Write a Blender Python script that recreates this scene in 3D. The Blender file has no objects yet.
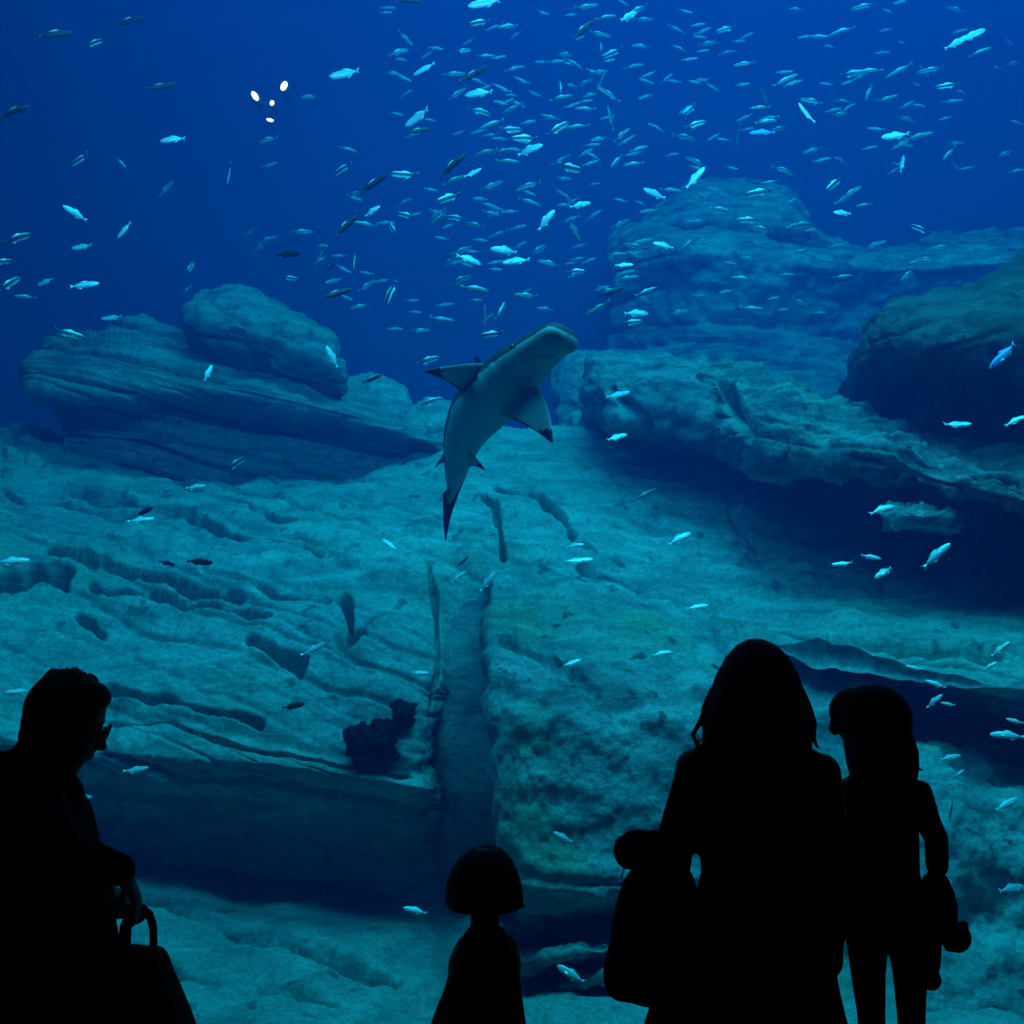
import bpy, bmesh, math, random
import numpy as np
from mathutils import Vector, Matrix, Quaternion

scene = bpy.context.scene
COL = scene.collection
R = math.radians

# ------------------------------------------------------------------ camera
FPX, PITCH, EYE = 1098.0, R(9.3), 1.55
cam_d = bpy.data.cameras.new('camera')
cam = bpy.data.objects.new('camera', cam_d)
COL.objects.link(cam)
cam.location = (0, 0, EYE)
cam.rotation_euler = (R(90) + PITCH, 0, 0)
cam_d.sensor_width = 36.0
cam_d.lens = 36.0 * FPX / 1024.0
cam_d.clip_end = 200
scene.camera = cam
CT, ST = math.cos(PITCH), math.sin(PITCH)

def P(px, py, Y):
    """world point seen at pixel (px, py) standing Y metres ahead of the camera"""
    cx, cy = (px - 512.0) / FPX, (512.0 - py) / FPX
    dy, dz = CT - ST * cy, ST + CT * cy
    s = Y / dy
    return Vector((cx * s, Y, EYE + dz * s))

def to_px(p):
    """numpy array of points -> pixel coordinates"""
    x, y, z = p[..., 0], p[..., 1], p[..., 2] - EYE
    d = y * CT + z * ST
    u = -y * ST + z * CT
    return 512 + FPX * x / d, 512 - FPX * u / d

scene.view_settings.view_transform = 'Standard'
scene.view_settings.look = 'None'
scene.view_settings.gamma = 1.0
scene.view_settings.use_curve_mapping = False
scene.view_settings.exposure = 0.0
scene.cycles.volume_bounces = 3
scene.cycles.max_bounces = 8
scene.cycles.transparent_max_bounces = 12

# ------------------------------------------------------------------ object helpers
def tag(o, label=None, cat=None, group=None, kind=None):
    if label: o['label'] = label
    if cat: o['category'] = cat
    if group: o['group'] = group
    if kind: o['kind'] = kind
    return o

def empty(name, loc, rz=0.0):
    o = bpy.data.objects.new(name, None)
    o.location = loc
    o.rotation_euler = (0, 0, rz)
    o.empty_display_size = 0.1
    COL.objects.link(o)
    return o

def link(name, me, mat=None, parent=None, smooth=True):
    o = bpy.data.objects.new(name, me)
    COL.objects.link(o)
    if mat is not None:
        for m in (mat if isinstance(mat, (list, tuple)) else [mat]):
            me.materials.append(m)
    if smooth and len(me.polygons):
        me.polygons.foreach_set('use_smooth', [True] * len(me.polygons))
    if parent is not None:
        o.parent = parent
        o.matrix_parent_inverse = Matrix.Translation(parent.location).inverted() if parent.rotation_euler.z == 0 else \
            (Matrix.Translation(parent.location) @ Matrix.Rotation(parent.rotation_euler.z, 4, 'Z')).inverted()
    return o

def mesh_from(verts, faces, name='m'):
    me = bpy.data.meshes.new(name)
    me.from_pydata([tuple(v) for v in verts], [], [tuple(int(i) for i in f) for f in faces])
    me.update()
    return me

def box_mesh(x0, x1, y0, y1, z0, z1, bevel=0.0):
    bm = bmesh.new()
    bmesh.ops.create_cube(bm, size=1.0)
    for v in bm.verts:
        v.co = Vector(((x0 + x1) / 2 + v.co.x * (x1 - x0), (y0 + y1) / 2 + v.co.y * (y1 - y0), (z0 + z1) / 2 + v.co.z * (z1 - z0)))
    if bevel:
        bmesh.ops.bevel(bm, geom=bm.edges[:], offset=bevel, segments=2, profile=0.5, affect='EDGES')
    me = bpy.data.meshes.new('box'); bm.to_mesh(me); bm.free()
    return me

# ------------------------------------------------------------------ numpy noise
_rs = np.random.RandomState(7)
_perm = _rs.permutation(256)
_perm = np.concatenate([_perm, _perm, _perm])
_val = _rs.uniform(-1, 1, 256)

def vnoise(p):
    p = np.asarray(p, float)
    i = np.floor(p).astype(int)
    f = p - i
    f = f * f * f * (f * (f * 6 - 15) + 10)
    i = i & 255
    out = 0
    for dx in (0, 1):
        wx = f[..., 0] if dx else 1 - f[..., 0]
        for dy in (0, 1):
            wy = f[..., 1] if dy else 1 - f[..., 1]
            for dz in (0, 1):
                wz = f[..., 2] if dz else 1 - f[..., 2]
                h = _perm[_perm[_perm[(i[..., 0] + dx) & 255] + ((i[..., 1] + dy) & 255)] + ((i[..., 2] + dz) & 255)]
                out = out + wx * wy * wz * _val[h]
    return out

def fbm(p, octs=4, lac=2.03, gain=0.5):
    a, out, q = 1.0, 0, np.asarray(p, float)
    for _ in range(octs):
        out = out + a * vnoise(q)
        q = q * lac + 17.3
        a *= gain
    return out

# ------------------------------------------------------------------ node materials
def new_mat(name):
    m = bpy.data.materials.new(name)
    m.use_nodes = True
    nt = m.node_tree
    return m, nt, nt.nodes['Principled BSDF']

def N(nt, t, **kw):
    n = nt.nodes.new(t)
    for k, v in kw.items(): setattr(n, k, v)
    return n

def ramp(nt, src, stops):
    r = N(nt, 'ShaderNodeValToRGB')
    e = r.color_ramp.elements
    while len(e) < len(stops): e.new(0.5)
    for el, (pos, c) in zip(e, stops):
        el.position = pos
        el.color = (c[0], c[1], c[2], 1)
    nt.links.new(src, r.inputs[0])
    return r

def rock_material(name, base, alt, algae, bump=0.5, scale=1.0, dots=0.5, streak=0.36):
    m, nt, b = new_mat(name)
    L = nt.links.new
    tc = N(nt, 'ShaderNodeTexCoord')
    n1 = N(nt, 'ShaderNodeTexNoise'); n1.inputs['Scale'].default_value = 1.7 * scale; n1.inputs['Detail'].default_value = 8; n1.inputs['Roughness'].default_value = 0.65
    L(tc.outputs['Object'], n1.inputs['Vector'])
    r1 = ramp(nt, n1.outputs['Fac'], [(0.30, alt), (0.62, base)])
    n2 = N(nt, 'ShaderNodeTexNoise'); n2.inputs['Scale'].default_value = 0.9 * scale; n2.inputs['Detail'].default_value = 5
    mp = N(nt, 'ShaderNodeMapping'); mp.inputs['Location'].default_value = (5.3, 1.1, 9.7)
    L(tc.outputs['Object'], mp.inputs['Vector']); L(mp.outputs['Vector'], n2.inputs['Vector'])
    r2 = ramp(nt, n2.outputs['Fac'], [(0.50, (0, 0, 0)), (0.68, (1, 1, 1))])
    mx = N(nt, 'ShaderNodeMixRGB'); L(r2.outputs['Color'], mx.inputs['Fac']); L(r1.outputs['Color'], mx.inputs['Color1']); mx.inputs['Color2'].default_value = (*algae, 1)
    # small dark growths
    n3 = N(nt, 'ShaderNodeTexNoise'); n3.inputs['Scale'].default_value = 7.0 * scale; n3.inputs['Detail'].default_value = 3
    L(tc.outputs['Object'], n3.inputs['Vector'])
    r3 = ramp(nt, n3.outputs['Fac'], [(0.62, (1, 1, 1)), (0.70, (1 - dots, 1 - dots, 1 - dots))])
    mu = N(nt, 'ShaderNodeMixRGB', blend_type='MULTIPLY'); mu.inputs['Fac'].default_value = 1
    L(mx.outputs['Color'], mu.inputs['Color1']); L(r3.outputs['Color'], mu.inputs['Color2'])
    # bedding streaks and fine grain
    ms = N(nt, 'ShaderNodeMapping'); ms.inputs['Rotation'].default_value = (0, R(15), 0); ms.inputs['Scale'].default_value = (0.9, 0.9, 4.5)
    ns = N(nt, 'ShaderNodeTexNoise'); ns.inputs['Scale'].default_value = 1.6 * scale; ns.inputs['Detail'].default_value = 6; ns.inputs['Roughness'].default_value = 0.7; ns.inputs['Distortion'].default_value = 0.8
    L(tc.outputs['Object'], ms.inputs['Vector']); L(ms.outputs['Vector'], ns.inputs['Vector'])
    lo = 1 - streak
    rs_ = ramp(nt, ns.outputs['Fac'], [(0.36, (lo, lo, lo)), (0.52, (0.92, 0.92, 0.92)), (0.68, (1.25, 1.25, 1.25))])
    ng = N(nt, 'ShaderNodeTexNoise'); ng.inputs['Scale'].default_value = 38 * scale; ng.inputs['Detail'].default_value = 4; ng.inputs['Roughness'].default_value = 0.8
    L(tc.outputs['Object'], ng.inputs['Vector'])
    rg = ramp(nt, ng.outputs['Fac'], [(0.32, (0.62, 0.62, 0.62)), (0.66, (1.22, 1.22, 1.22))])
    m2 = N(nt, 'ShaderNodeMixRGB', blend_type='MULTIPLY'); m2.inputs['Fac'].default_value = 1
    L(mu.outputs['Color'], m2.inputs['Color1']); L(rs_.outputs['Color'], m2.inputs['Color2'])
    m3 = N(nt, 'ShaderNodeMixRGB', blend_type='MULTIPLY'); m3.inputs['Fac'].default_value = 1
    L(m2.outputs['Color'], m3.inputs['Color1']); L(rg.outputs['Color'], m3.inputs['Color2'])
    L(m3.outputs['Color'], b.inputs['Base Color'])
    b.inputs['Roughness'].default_value = 0.9
    b.inputs['Specular IOR Level'].default_value = 0.1
    nb = N(nt, 'ShaderNodeTexNoise'); nb.inputs['Scale'].default_value = 9 * scale; nb.inputs['Detail'].default_value = 9; nb.inputs['Roughness'].default_value = 0.7
    L(tc.outputs['Object'], nb.inputs['Vector'])
    bp = N(nt, 'ShaderNodeBump'); bp.inputs['Strength'].default_value = bump; bp.inputs['Distance'].default_value = 0.06
    L(nb.outputs['Fac'], bp.inputs['Height']); L(bp.outputs['Normal'], b.inputs['Normal'])
    return m

def plain(name, col, rough=0.6, spec=0.3, noise=0.25, scale=30, bump=0.0, metal=0.0):
    m, nt, b = new_mat(name)
    tc = N(nt, 'ShaderNodeTexCoord')
    n = N(nt, 'ShaderNodeTexNoise'); n.inputs['Scale'].default_value = scale; n.inputs['Detail'].default_value = 4
    nt.links.new(tc.outputs['Object'], n.inputs['Vector'])
    d = tuple(c * (1 - noise) for c in col); u = tuple(min(1, c * (1 + noise)) for c in col)
    r = ramp(nt, n.outputs['Fac'], [(0.3, d), (0.7, u)])
    nt.links.new(r.outputs['Color'], b.inputs['Base Color'])
    b.inputs['Roughness'].default_value = rough
    b.inputs['Specular IOR Level'].default_value = spec
    b.inputs['Metallic'].default_value = metal
    if bump:
        bp = N(nt, 'ShaderNodeBump'); bp.inputs['Strength'].default_value = bump; bp.inputs['Distance'].default_value = 0.004
        nt.links.new(n.outputs['Fac'], bp.inputs['Height']); nt.links.new(bp.outputs['Normal'], b.inputs['Normal'])
    return m
# ------------------------------------------------------------------ the place: dark hall, pane, water tank
GLASS_Y = 3.85
W0, W1, YB, ZT = -12.0, 12.5, 15.0, 11.2     # tank extents
mat_hall = plain('dark_hall_paint', (0.012, 0.012, 0.014), 0.9, 0.1)
mat_floor = plain('dark_carpet', (0.010, 0.010, 0.012), 0.95, 0.05, scale=90)
mat_ledge = plain('dark_step_carpet', (0.012, 0.012, 0.013), 0.95, 0.05, scale=90)
mat_tank = plain('blue_tank_paint', (0.03, 0.09, 0.24), 0.8, 0.1, 0.15, 0.4)

def struct(name, me, mat, label=None):
    o = link(name, me, mat, smooth=False)
    o['kind'] = 'structure'
    if label: o['label'] = label
    return o

HZ = 5.2
struct('floor', box_mesh(-7, 7, -5, GLASS_Y, -0.2, 0), mat_floor, 'dark carpeted viewing hall floor')
struct('ceiling', box_mesh(-7, 7, -5, GLASS_Y + 0.2, HZ, HZ + 0.2), mat_hall, 'dark viewing hall ceiling')
struct('wall_back', box_mesh(-7, 7, -5.2, -5, -0.2, HZ + 0.2), mat_hall, 'dark hall wall behind the visitors')
struct('wall_left', box_mesh(-7.2, -7, -5.2, GLASS_Y, -0.2, HZ + 0.2), mat_hall, 'dark hall wall left of the visitors')
struct('wall_right', box_mesh(7, 7.2, -5.2, GLASS_Y, -0.2, HZ + 0.2), mat_hall, 'dark hall wall right of the visitors')
struct('trim_1', box_mesh(-7, 7, 3.30, GLASS_Y, 0, 0.36, 0.01), mat_ledge, 'low dark step along the foot of the aquarium window')

# acrylic pane: clear with a faint mirror
m, nt, b = new_mat('clear_acrylic')
nt.nodes.remove(b)
out = nt.nodes['Material Output']
tr = N(nt, 'ShaderNodeBsdfTransparent'); tr.inputs['Color'].default_value = (0.985, 0.99, 0.995, 1)
gl = N(nt, 'ShaderNodeBsdfGlossy'); gl.inputs['Roughness'].default_value = 0.02
fr = N(nt, 'ShaderNodeFresnel'); fr.inputs['IOR'].default_value = 1.12
mx = N(nt, 'ShaderNodeMixShader')
nt.links.new(fr.outputs[0], mx.inputs[0]); nt.links.new(tr.outputs[0], mx.inputs[1]); nt.links.new(gl.outputs[0], mx.inputs[2])
nt.links.new(mx.outputs[0], out.inputs['Surface'])
mat_pane = m
struct('window_1', box_mesh(-7, 7, GLASS_Y, GLASS_Y + 0.10, 0.0, HZ), mat_pane, 'tall clear acrylic viewing window of the aquarium')

# water: a real scattering and absorbing medium filling the tank
WATER = dict(sc=(0.0, 0.0130, 0.049), ab=(0.35, 0.026, 0.010))
m, nt, b = new_mat('aquarium_water')
nt.nodes.remove(b)
out = nt.nodes['Material Output']
vs = N(nt, 'ShaderNodeVolumeScatter'); va = N(nt, 'ShaderNodeVolumeAbsorption'); ad = N(nt, 'ShaderNodeAddShader')
sc_, ab_ = WATER['sc'], WATER['ab']
ds = max(sc_); da = 1.0
vs.inputs['Color'].default_value = (*[c / ds for c in sc_], 1); vs.inputs['Density'].default_value = ds
vs.inputs['Anisotropy'].default_value = 0.0
am = max(ab_) * 1.0001
va.inputs['Color'].default_value = (*[1 - c / am for c in ab_], 1); va.inputs['Density'].default_value = am
nt.links.new(vs.outputs[0], ad.inputs[0]); nt.links.new(va.outputs[0], ad.inputs[1]); nt.links.new(ad.outputs[0], out.inputs['Volume'])
mat_water = m
wo = struct('water', box_mesh(W0, W1, GLASS_Y + 0.12, YB, -1.5, ZT), mat_water, 'deep blue water filling the aquarium tank')

# tank shell
struct('wall_tank_back', box_mesh(W0 - 0.3, W1 + 0.3, YB + 0.01, YB + 0.3, -1.8, ZT + 1), mat_tank, 'far blue painted wall of the tank')
struct('wall_tank_left', box_mesh(W0 - 0.3, W0 - 0.01, GLASS_Y, YB, -1.8, ZT + 1), mat_tank, 'left wall of the tank')
struct('wall_tank_right', box_mesh(W1 + 0.01, W1 + 0.3, GLASS_Y, YB, -1.8, ZT + 1), mat_tank, 'right wall of the tank')
struct('floor_tank', box_mesh(W0, W1, GLASS_Y + 0.1, YB, -1.8, -1.51), mat_tank, 'floor of the tank')
struct('wall_front', box_mesh(-12.8, 12.8, GLASS_Y, GLASS_Y + 0.1, HZ, ZT + 1), mat_hall, 'dark wall over the viewing window')

# lamps over the water, and an added fill inside the window
def area(name, loc, target, sx, sy, power, col, spread=180):
    d = bpy.data.lights.new(name, 'AREA')
    d.shape = 'RECTANGLE'; d.size = sx; d.size_y = sy; d.energy = power; d.color = col
    d.spread = R(spread)
    o = bpy.data.objects.new(name, d); COL.objects.link(o)
    o.location = loc
    o.rotation_euler = (Vector(target) - Vector(loc)).to_track_quat('-Z', 'Y').to_euler()
    return o
area('pool_lamp', (2.6, 8.3, 10.9), (2.6, 8.4, 0), 10, 8.0, 355, (0.08, 0.60, 1.0))
area('front_lamp', (1.0, 4.4, 9.8), (0.8, 7.2, 2.2), 6, 0.8, 640, (0.08, 0.60, 1.0))
area('window_fill', (0.7, 4.2, 5.2), (0.5, 8.0, 0.6), 8, 0.4, 165, (0.08, 0.60, 1.0))  # unseen fill added to lift the recesses and lower rocks
w = bpy.data.worlds.new('world'); scene.world = w
w.use_nodes = True
w.node_tree.nodes['Background'].inputs['Color'].default_value = (0, 0, 0, 1)
# ------------------------------------------------------------------ rockwork
def catmull(a, t):
    """a: (n, ...) control values, t: (m,) parameters 0..n-1"""
    n = len(a)
    i = np.clip(np.floor(t).astype(int), 0, n - 2)
    f = (t - i).reshape(-1, *([1] * (a.ndim - 1)))
    p0, p1, p2, p3 = a[np.maximum(i - 1, 0)], a[i], a[i + 1], a[np.minimum(i + 2, n - 1)]
    m1, m2 = (p2 - p0) / 2, (p3 - p1) / 2
    f2, f3 = f * f, f * f * f
    return (2 * f3 - 3 * f2 + 1) * p1 + (f3 - 2 * f2 + f) * m1 + (-2 * f3 + 3 * f2) * p2 + (f3 - f2) * m2

def grid_normals(g):
    du = np.gradient(g, axis=1); dv = np.gradient(g, axis=0)
    n = np.cross(du, dv)
    n /= np.linalg.norm(n, axis=2, keepdims=True) + 1e-9
    return n

def strata(p, nrm, thick, amp, seed, warp=0.5):
    """stepped bedding planes: each bed stands out by its own amount, thin grooves between beds"""
    rs = np.random.RandomState(seed)
    rnd = rs.uniform(-1, 1, 400)
    s = (p @ np.array(nrm)) / thick + warp * fbm(p * np.array([0.35, 0.35, 0.8]) + seed, 3)
    # irregular bed thickness
    s = s + 0.35 * np.sin(s * 1.7 + seed) 
    i = np.floor(s).astype(int); f = s - i
    a, b = rnd[(i + 200) % 400], rnd[(i + 201) % 400]
    k = np.clip((f - 0.72) / 0.28, 0, 1); k = k * k * (3 - 2 * k)
    h = a * (1 - k) + b * k
    groove = -1.6 * np.exp(-((f - 0.99) / 0.07) ** 2) - 1.6 * np.exp(-((f + 0.01) / 0.07) ** 2)
    return amp * (h + groove)

def rock(name, rows, mat, label, cat='rock', up=200, vp=160, rough=0.10, fine=0.03, st=None, cracks=(), back=1.2,
         drop=0.5, sidein=0.15, freq=0.8, carve=None, seed=0, group=None, close=True):
    """rows: bottom to top, each a list of (px, py, Y).  The sculpted front is closed over a real body behind it."""
    net = np.array([[list(P(*c)) for c in r] for r in rows])          # (nr, nc, 3)
    # rock that leaves the frame goes on beyond it
    if rows[0][-1][0] > 1050:
        net = np.concatenate([net, net[:, -1:] + np.array([1.2, 0.05, -0.05]), net[:, -1:] + np.array([2.7, 0.1, -0.1])], 1); up = int(up * 1.2)
    if rows[0][0][0] < -100:
        net = np.concatenate([net[:, :1] + np.array([-2.7, 0.1, 0.1]), net[:, :1] + np.array([-1.2, 0.05, 0.05]), net], 1); up = int(up * 1.15)
    nr, nc = net.shape[:2]
    if close:
        cen = net.mean(axis=(0, 1))
        # crown: roll over the top and run back
        t1 = net[-1] + np.array([0, 0.30 * back, -0.04 * drop]); t2 = net[-1] + np.array([0, back, -drop])
        b1 = net[0] + np.array([0, 0.6 * back, 0.0])
        net = np.concatenate([b1[None], net, t1[None], t2[None]], 0)
        l = net[:, :1].copy(); r = net[:, -1:].copy()
        l2 = l + np.array([sidein, 0.75 * back, 0]); r2 = r + np.array([-sidein, 0.75 * back, 0])
        net = np.concatenate([l2, net, r2], 1)
        nr, nc = net.shape[:2]
    tv = np.linspace(0, nr - 1, vp); tu = np.linspace(0, nc - 1, up)
    g = catmull(net, tv)                                              # (vp, nc, 3)
    g = np.swapaxes(catmull(np.swapaxes(g, 0, 1), tu), 0, 1)          # (vp, up, 3)
    n = grid_normals(g)
    # keep normals facing the viewer side
    if (n[vp // 2, up // 2] @ np.array([0, -1, 0.3])) < 0: n = -n
    d = rough * fbm(g * freq + seed * 3.1, 4) + fine * fbm(g * freq * 5 + seed, 4)
    if st:
        for (sn, th, am, sd) in st:
            mask = np.clip(0.65 + 0.8 * fbm(g * 0.5 + sd * 1.7, 2), 0.05, 1.0)
            d = d + strata(g, np.array(sn) / np.linalg.norm(sn), th, am, sd) * mask
    px, py = to_px(g)
    px0, py0 = px, py
    px = px + 5 * fbm(g * 2.6 + 31, 3); py = py + 5 * fbm(g * 2.6 + 57, 3)      # ragged crack lines
    for (pts, wid, dep) in cracks:
        best = np.full(px.shape, 1e9)
        wv = np.ones(px.shape)
        for (x0, y0), (x1, y1) in zip(pts[:-1], pts[1:]):
            vx, vy = x1 - x0, y1 - y0
            t = np.clip(((px - x0) * vx + (py - y0) * vy) / (vx * vx + vy * vy + 1e-9), 0, 1)
            best = np.minimum(best, np.hypot(px - x0 - t * vx, py - y0 - t * vy))
        wig = np.clip(1.1 + 0.8 * fbm(g * 4.0 + 9, 3), 0.5, 2.2)
        on = np.clip(0.9 + 0.9 * fbm(g * 2.2 + len(pts) * 3.3, 2), 0.55, 1.15)
        d = d - 1.5 * dep * on * np.exp(-(best / (wid * 0.85 * wig)) ** 4)
    if carve is not None: d = d + carve(px0, py0, g)
    g = g + n * d[..., None]
    # body: faces of the sculpted skin plus a closed back
    idx = np.arange(vp * up).reshape(vp, up)
    f = np.stack([idx[:-1, :-1], idx[:-1, 1:], idx[1:, 1:], idx[1:, :-1]], -1).reshape(-1, 4)
    verts = g.reshape(-1, 3)
    faces = f.tolist()
    rim = list(idx[0, :]) + list(idx[1:, -1]) + list(idx[-1, ::-1][1:]) + list(idx[::-1, 0][1:-1])
    rv = verts[rim]
    rimc = rv.mean(0); rimc[1] = max(rv[:, 1].max(), rimc[1]) + 0.05
    c = len(verts)
    verts = np.vstack([verts, rimc])
    for a, b_ in zip(rim, rim[1:] + rim[:1]): faces.append([b_, a, c])
    me = bpy.data.meshes.new(name)
    me.from_pydata(verts.tolist(), [], faces)
    me.update()
    o = link(name, me, mat)
    tag(o, label, cat, group)
    return o

def rw(Y, *pts):
    """a row of control points: (px, py) with a common depth, or (px, py, own depth)"""
    return [(p[0], p[1], p[2] if len(p) > 2 else Y) for p in pts]

def prof(cols, *levels):
    """rows from bottom to top; each level is (list of py or one py, list of Y or one Y)"""
    out = []
    for lv in levels:
        pys, ys = lv[0], lv[1]
        xs = lv[2] if len(lv) > 2 else cols
        row = []
        for k, x in enumerate(xs):
            row.append((x, pys[k] if isinstance(pys, (list, tuple)) else pys, ys[k] if isinstance(ys, (list, tuple)) else ys))
        out.append(row)
    return out

M_main = rock_material('pale_reef_rock', (0.44, 0.48, 0.44), (0.27, 0.31, 0.30), (0.29, 0.42, 0.35), 0.5)
M_bulge = rock_material('mottled_reef_rock', (0.46, 0.50, 0.46), (0.18, 0.23, 0.23), (0.24, 0.38, 0.24), 0.6, 1.3, 0.65)
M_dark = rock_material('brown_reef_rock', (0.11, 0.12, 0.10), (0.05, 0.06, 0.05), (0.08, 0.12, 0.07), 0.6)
M_ledge = rock_material('weathered_reef_rock', (0.36, 0.38, 0.34), (0.10, 0.13, 0.13), (0.20, 0.28, 0.18), 0.7, 1.6, 0.6, 0.6)
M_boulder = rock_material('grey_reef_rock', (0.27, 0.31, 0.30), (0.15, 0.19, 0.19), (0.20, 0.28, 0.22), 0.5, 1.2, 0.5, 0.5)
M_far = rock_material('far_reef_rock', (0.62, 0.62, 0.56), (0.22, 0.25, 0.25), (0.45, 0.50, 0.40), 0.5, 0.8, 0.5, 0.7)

M_sponge = rock_material('dark_sponge_skin', (0.020, 0.025, 0.030), (0.008, 0.010, 0.014), (0.03, 0.03, 0.03), 0.8, 3.0)
DIP = (0.26, -0.15, 0.95)        # bedding falls gently to the right

# --- the long left slope with its lip and the shaded hollow under it, running on into the centre slope
cols = [-140, -40, 60, 160, 260, 350, 420, 470, 520, 580, 650, 720, 800, 880]
def gully(px, py, g):
    c = 478 + 0.02 * (py - 700)
    w = 30.0
    up_ = np.clip((py - 540) / 90.0, 0, 1); up_ = up_ * up_ * (3 - 2 * up_)
    dn = np.clip((850 - py) / 60.0, 0, 1)
    return -0.22 * np.exp(-((px - c) / w) ** 2) * up_ * dn
rows = prof(cols,
    ([860, 862, 870, 885, 900, 910, 915, 915, 910, 900, 900, 900, 900, 900], 6.6),
    ([795, 800, 812, 824, 834, 844, 850, 856, 870, 870, 870, 870, 870, 870], [6.38] * 6 + [6.5, 6.7] + [6.9] * 6),
    ([748, 752, 762, 768, 774, 786, 796, 806, 830, 830, 830, 830, 830, 830], [5.95] * 7 + [6.5] * 7),
    ([728, 732, 740, 746, 752, 764, 774, 786, 790, 790, 790, 790, 790, 790], [5.92] * 7 + [6.4] * 7),
    (690, [6.2, 6.2, 6.2, 6.2, 6.2, 6.2, 6.15, 6.3, 6.3, 6.3, 6.35, 6.4, 6.5, 6.5]),
    (640, [6.6, 6.6, 6.6, 6.6, 6.6, 6.5, 6.45, 6.5, 6.45, 6.45, 6.5, 6.6, 6.8, 6.9]),
    (580, [7.0, 7.0, 7.1, 7.1, 7.1, 7.0, 6.9, 6.9, 6.85, 6.85, 6.95, 7.1, 7.4, 7.6]),
    (525, [7.5, 7.5, 7.6, 7.7, 7.7, 7.6, 7.5, 7.4, 7.35, 7.4, 7.5, 7.6, 8.0, 8.2]),
    ([470, 480, 490, 498, 500, 495, 485, 480, 475, 475, 480, 485, 480, 480], [8.0, 8.0, 8.1, 8.2, 8.2, 8.1, 8.0, 7.9, 7.9, 8.0, 8.0, 8.1, 8.4, 8.6]),
    ([425, 432, 455, 472, 478, 468, 445, 432, 430, 430, 432, 435, 440, 445], [8.7, 8.7, 8.7, 8.8, 8.8, 8.8, 8.8, 8.7, 8.7, 8.8, 8.8, 8.8, 9.0, 9.2]),
)
cr = [([(70, 482), (140, 502), (200, 515), (255, 530), (320, 551)], 3.4, 0.24), ([(150, 475), (240, 495), (290, 515)], 2.6, 0.14),
      ([(50, 548), (100, 552), (170, 580), (240, 597)], 5.0, 0.20), ([(90, 580), (140, 588), (200, 603), (268, 616)], 3.2, 0.16),
      ([(0, 490), (80, 505), (130, 515)], 3, 0.14), ([(-30, 574), (20, 572), (62, 574)], 9, 0.45),
      ([(106, 684), (160, 700), (210, 708), (262, 722)], 2.6, 0.14), ([(105, 712), (170, 722), (230, 742), (330, 762), (410, 775)], 2.6, 0.12),
      ([(345, 602), (352, 625), (345, 650), (362, 640)], 6, 0.18), ([(255, 640), (275, 655), (300, 668)], 4, 0.14),
      ([(500, 488), (540, 502), (560, 520), (570, 540)], 4, 0.14), ([(485, 498), (497, 515), (500, 560)], 3, 0.12),
      ([(75, 605), (100, 625), (85, 612)], 5, 0.12), ([(430, 560), (440, 620), (444, 680), (440, 760)], 3, 0.08),
      ([(200, 560), (280, 590), (330, 600)], 2.2, 0.06), ([(580, 560), (640, 600), (690, 640)], 3, 0.08), ([(690, 470), (730, 500), (770, 560)], 3, 0.05)]
slope = rock('rock_slope', rows, M_main, 'long pale layered rock slope rising across the middle of the tank', up=640, vp=460, rough=0.06, fine=0.034,
             st=[(DIP, 0.22, 0.028, 3), (DIP, 0.09, 0.010, 8)], cracks=cr, carve=gully, back=0.8, drop=0.6)

# --- the mottled buttress right of the gully
cols = [492, 512, 550, 610, 680, 750, 830, 900]
rows = prof(cols,
    (1075, 6.4),
    ([975, 975, 975, 970, 965, 965, 965, 965], 6.3),
    ([935, 932, 928, 918, 910, 905, 905, 905], [5.9, 5.8, 5.75, 5.7, 5.7, 5.7, 5.7, 5.7]),
    ([915, 912, 908, 900, 890, 885, 885, 885], [5.55, 5.40, 5.30, 5.25, 5.25, 5.3, 5.4, 5.5]),
    (850, [5.6, 5.42, 5.32, 5.28, 5.3, 5.35, 5.45, 5.5]),
    (770, [5.7, 5.52, 5.42, 5.38, 5.4, 5.5, 5.65, 5.8]),
    (700, [5.85, 5.65, 5.55, 5.52, 5.6, 5.75, 5.9, 6.0]),
    ([640, 640, 640, 642, 650, 660, 670, 680], [6.2, 6.1, 6.05, 6.05, 6.1, 6.3, 6.4, 6.5]),
    ([575, 578, 585, 600, 622, 640, 652, 660], [7.0, 6.9, 6.8, 6.7, 6.65, 6.7, 6.8, 6.9]),
)
buttress = rock('rock_buttress', rows, M_bulge, 'mottled upright rock buttress beside the vertical gully in the centre', up=300, vp=340, rough=0.07, fine=0.035,
                st=[((0.1, 0, 1), 0.5, 0.02, 5)], freq=1.1, back=0.9, drop=0.1, seed=2,
                cracks=[([(515, 960), (560, 940), (620, 925)], 6, 0.1), ([(500, 640), (600, 690)], 3, 0.03)])

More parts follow.
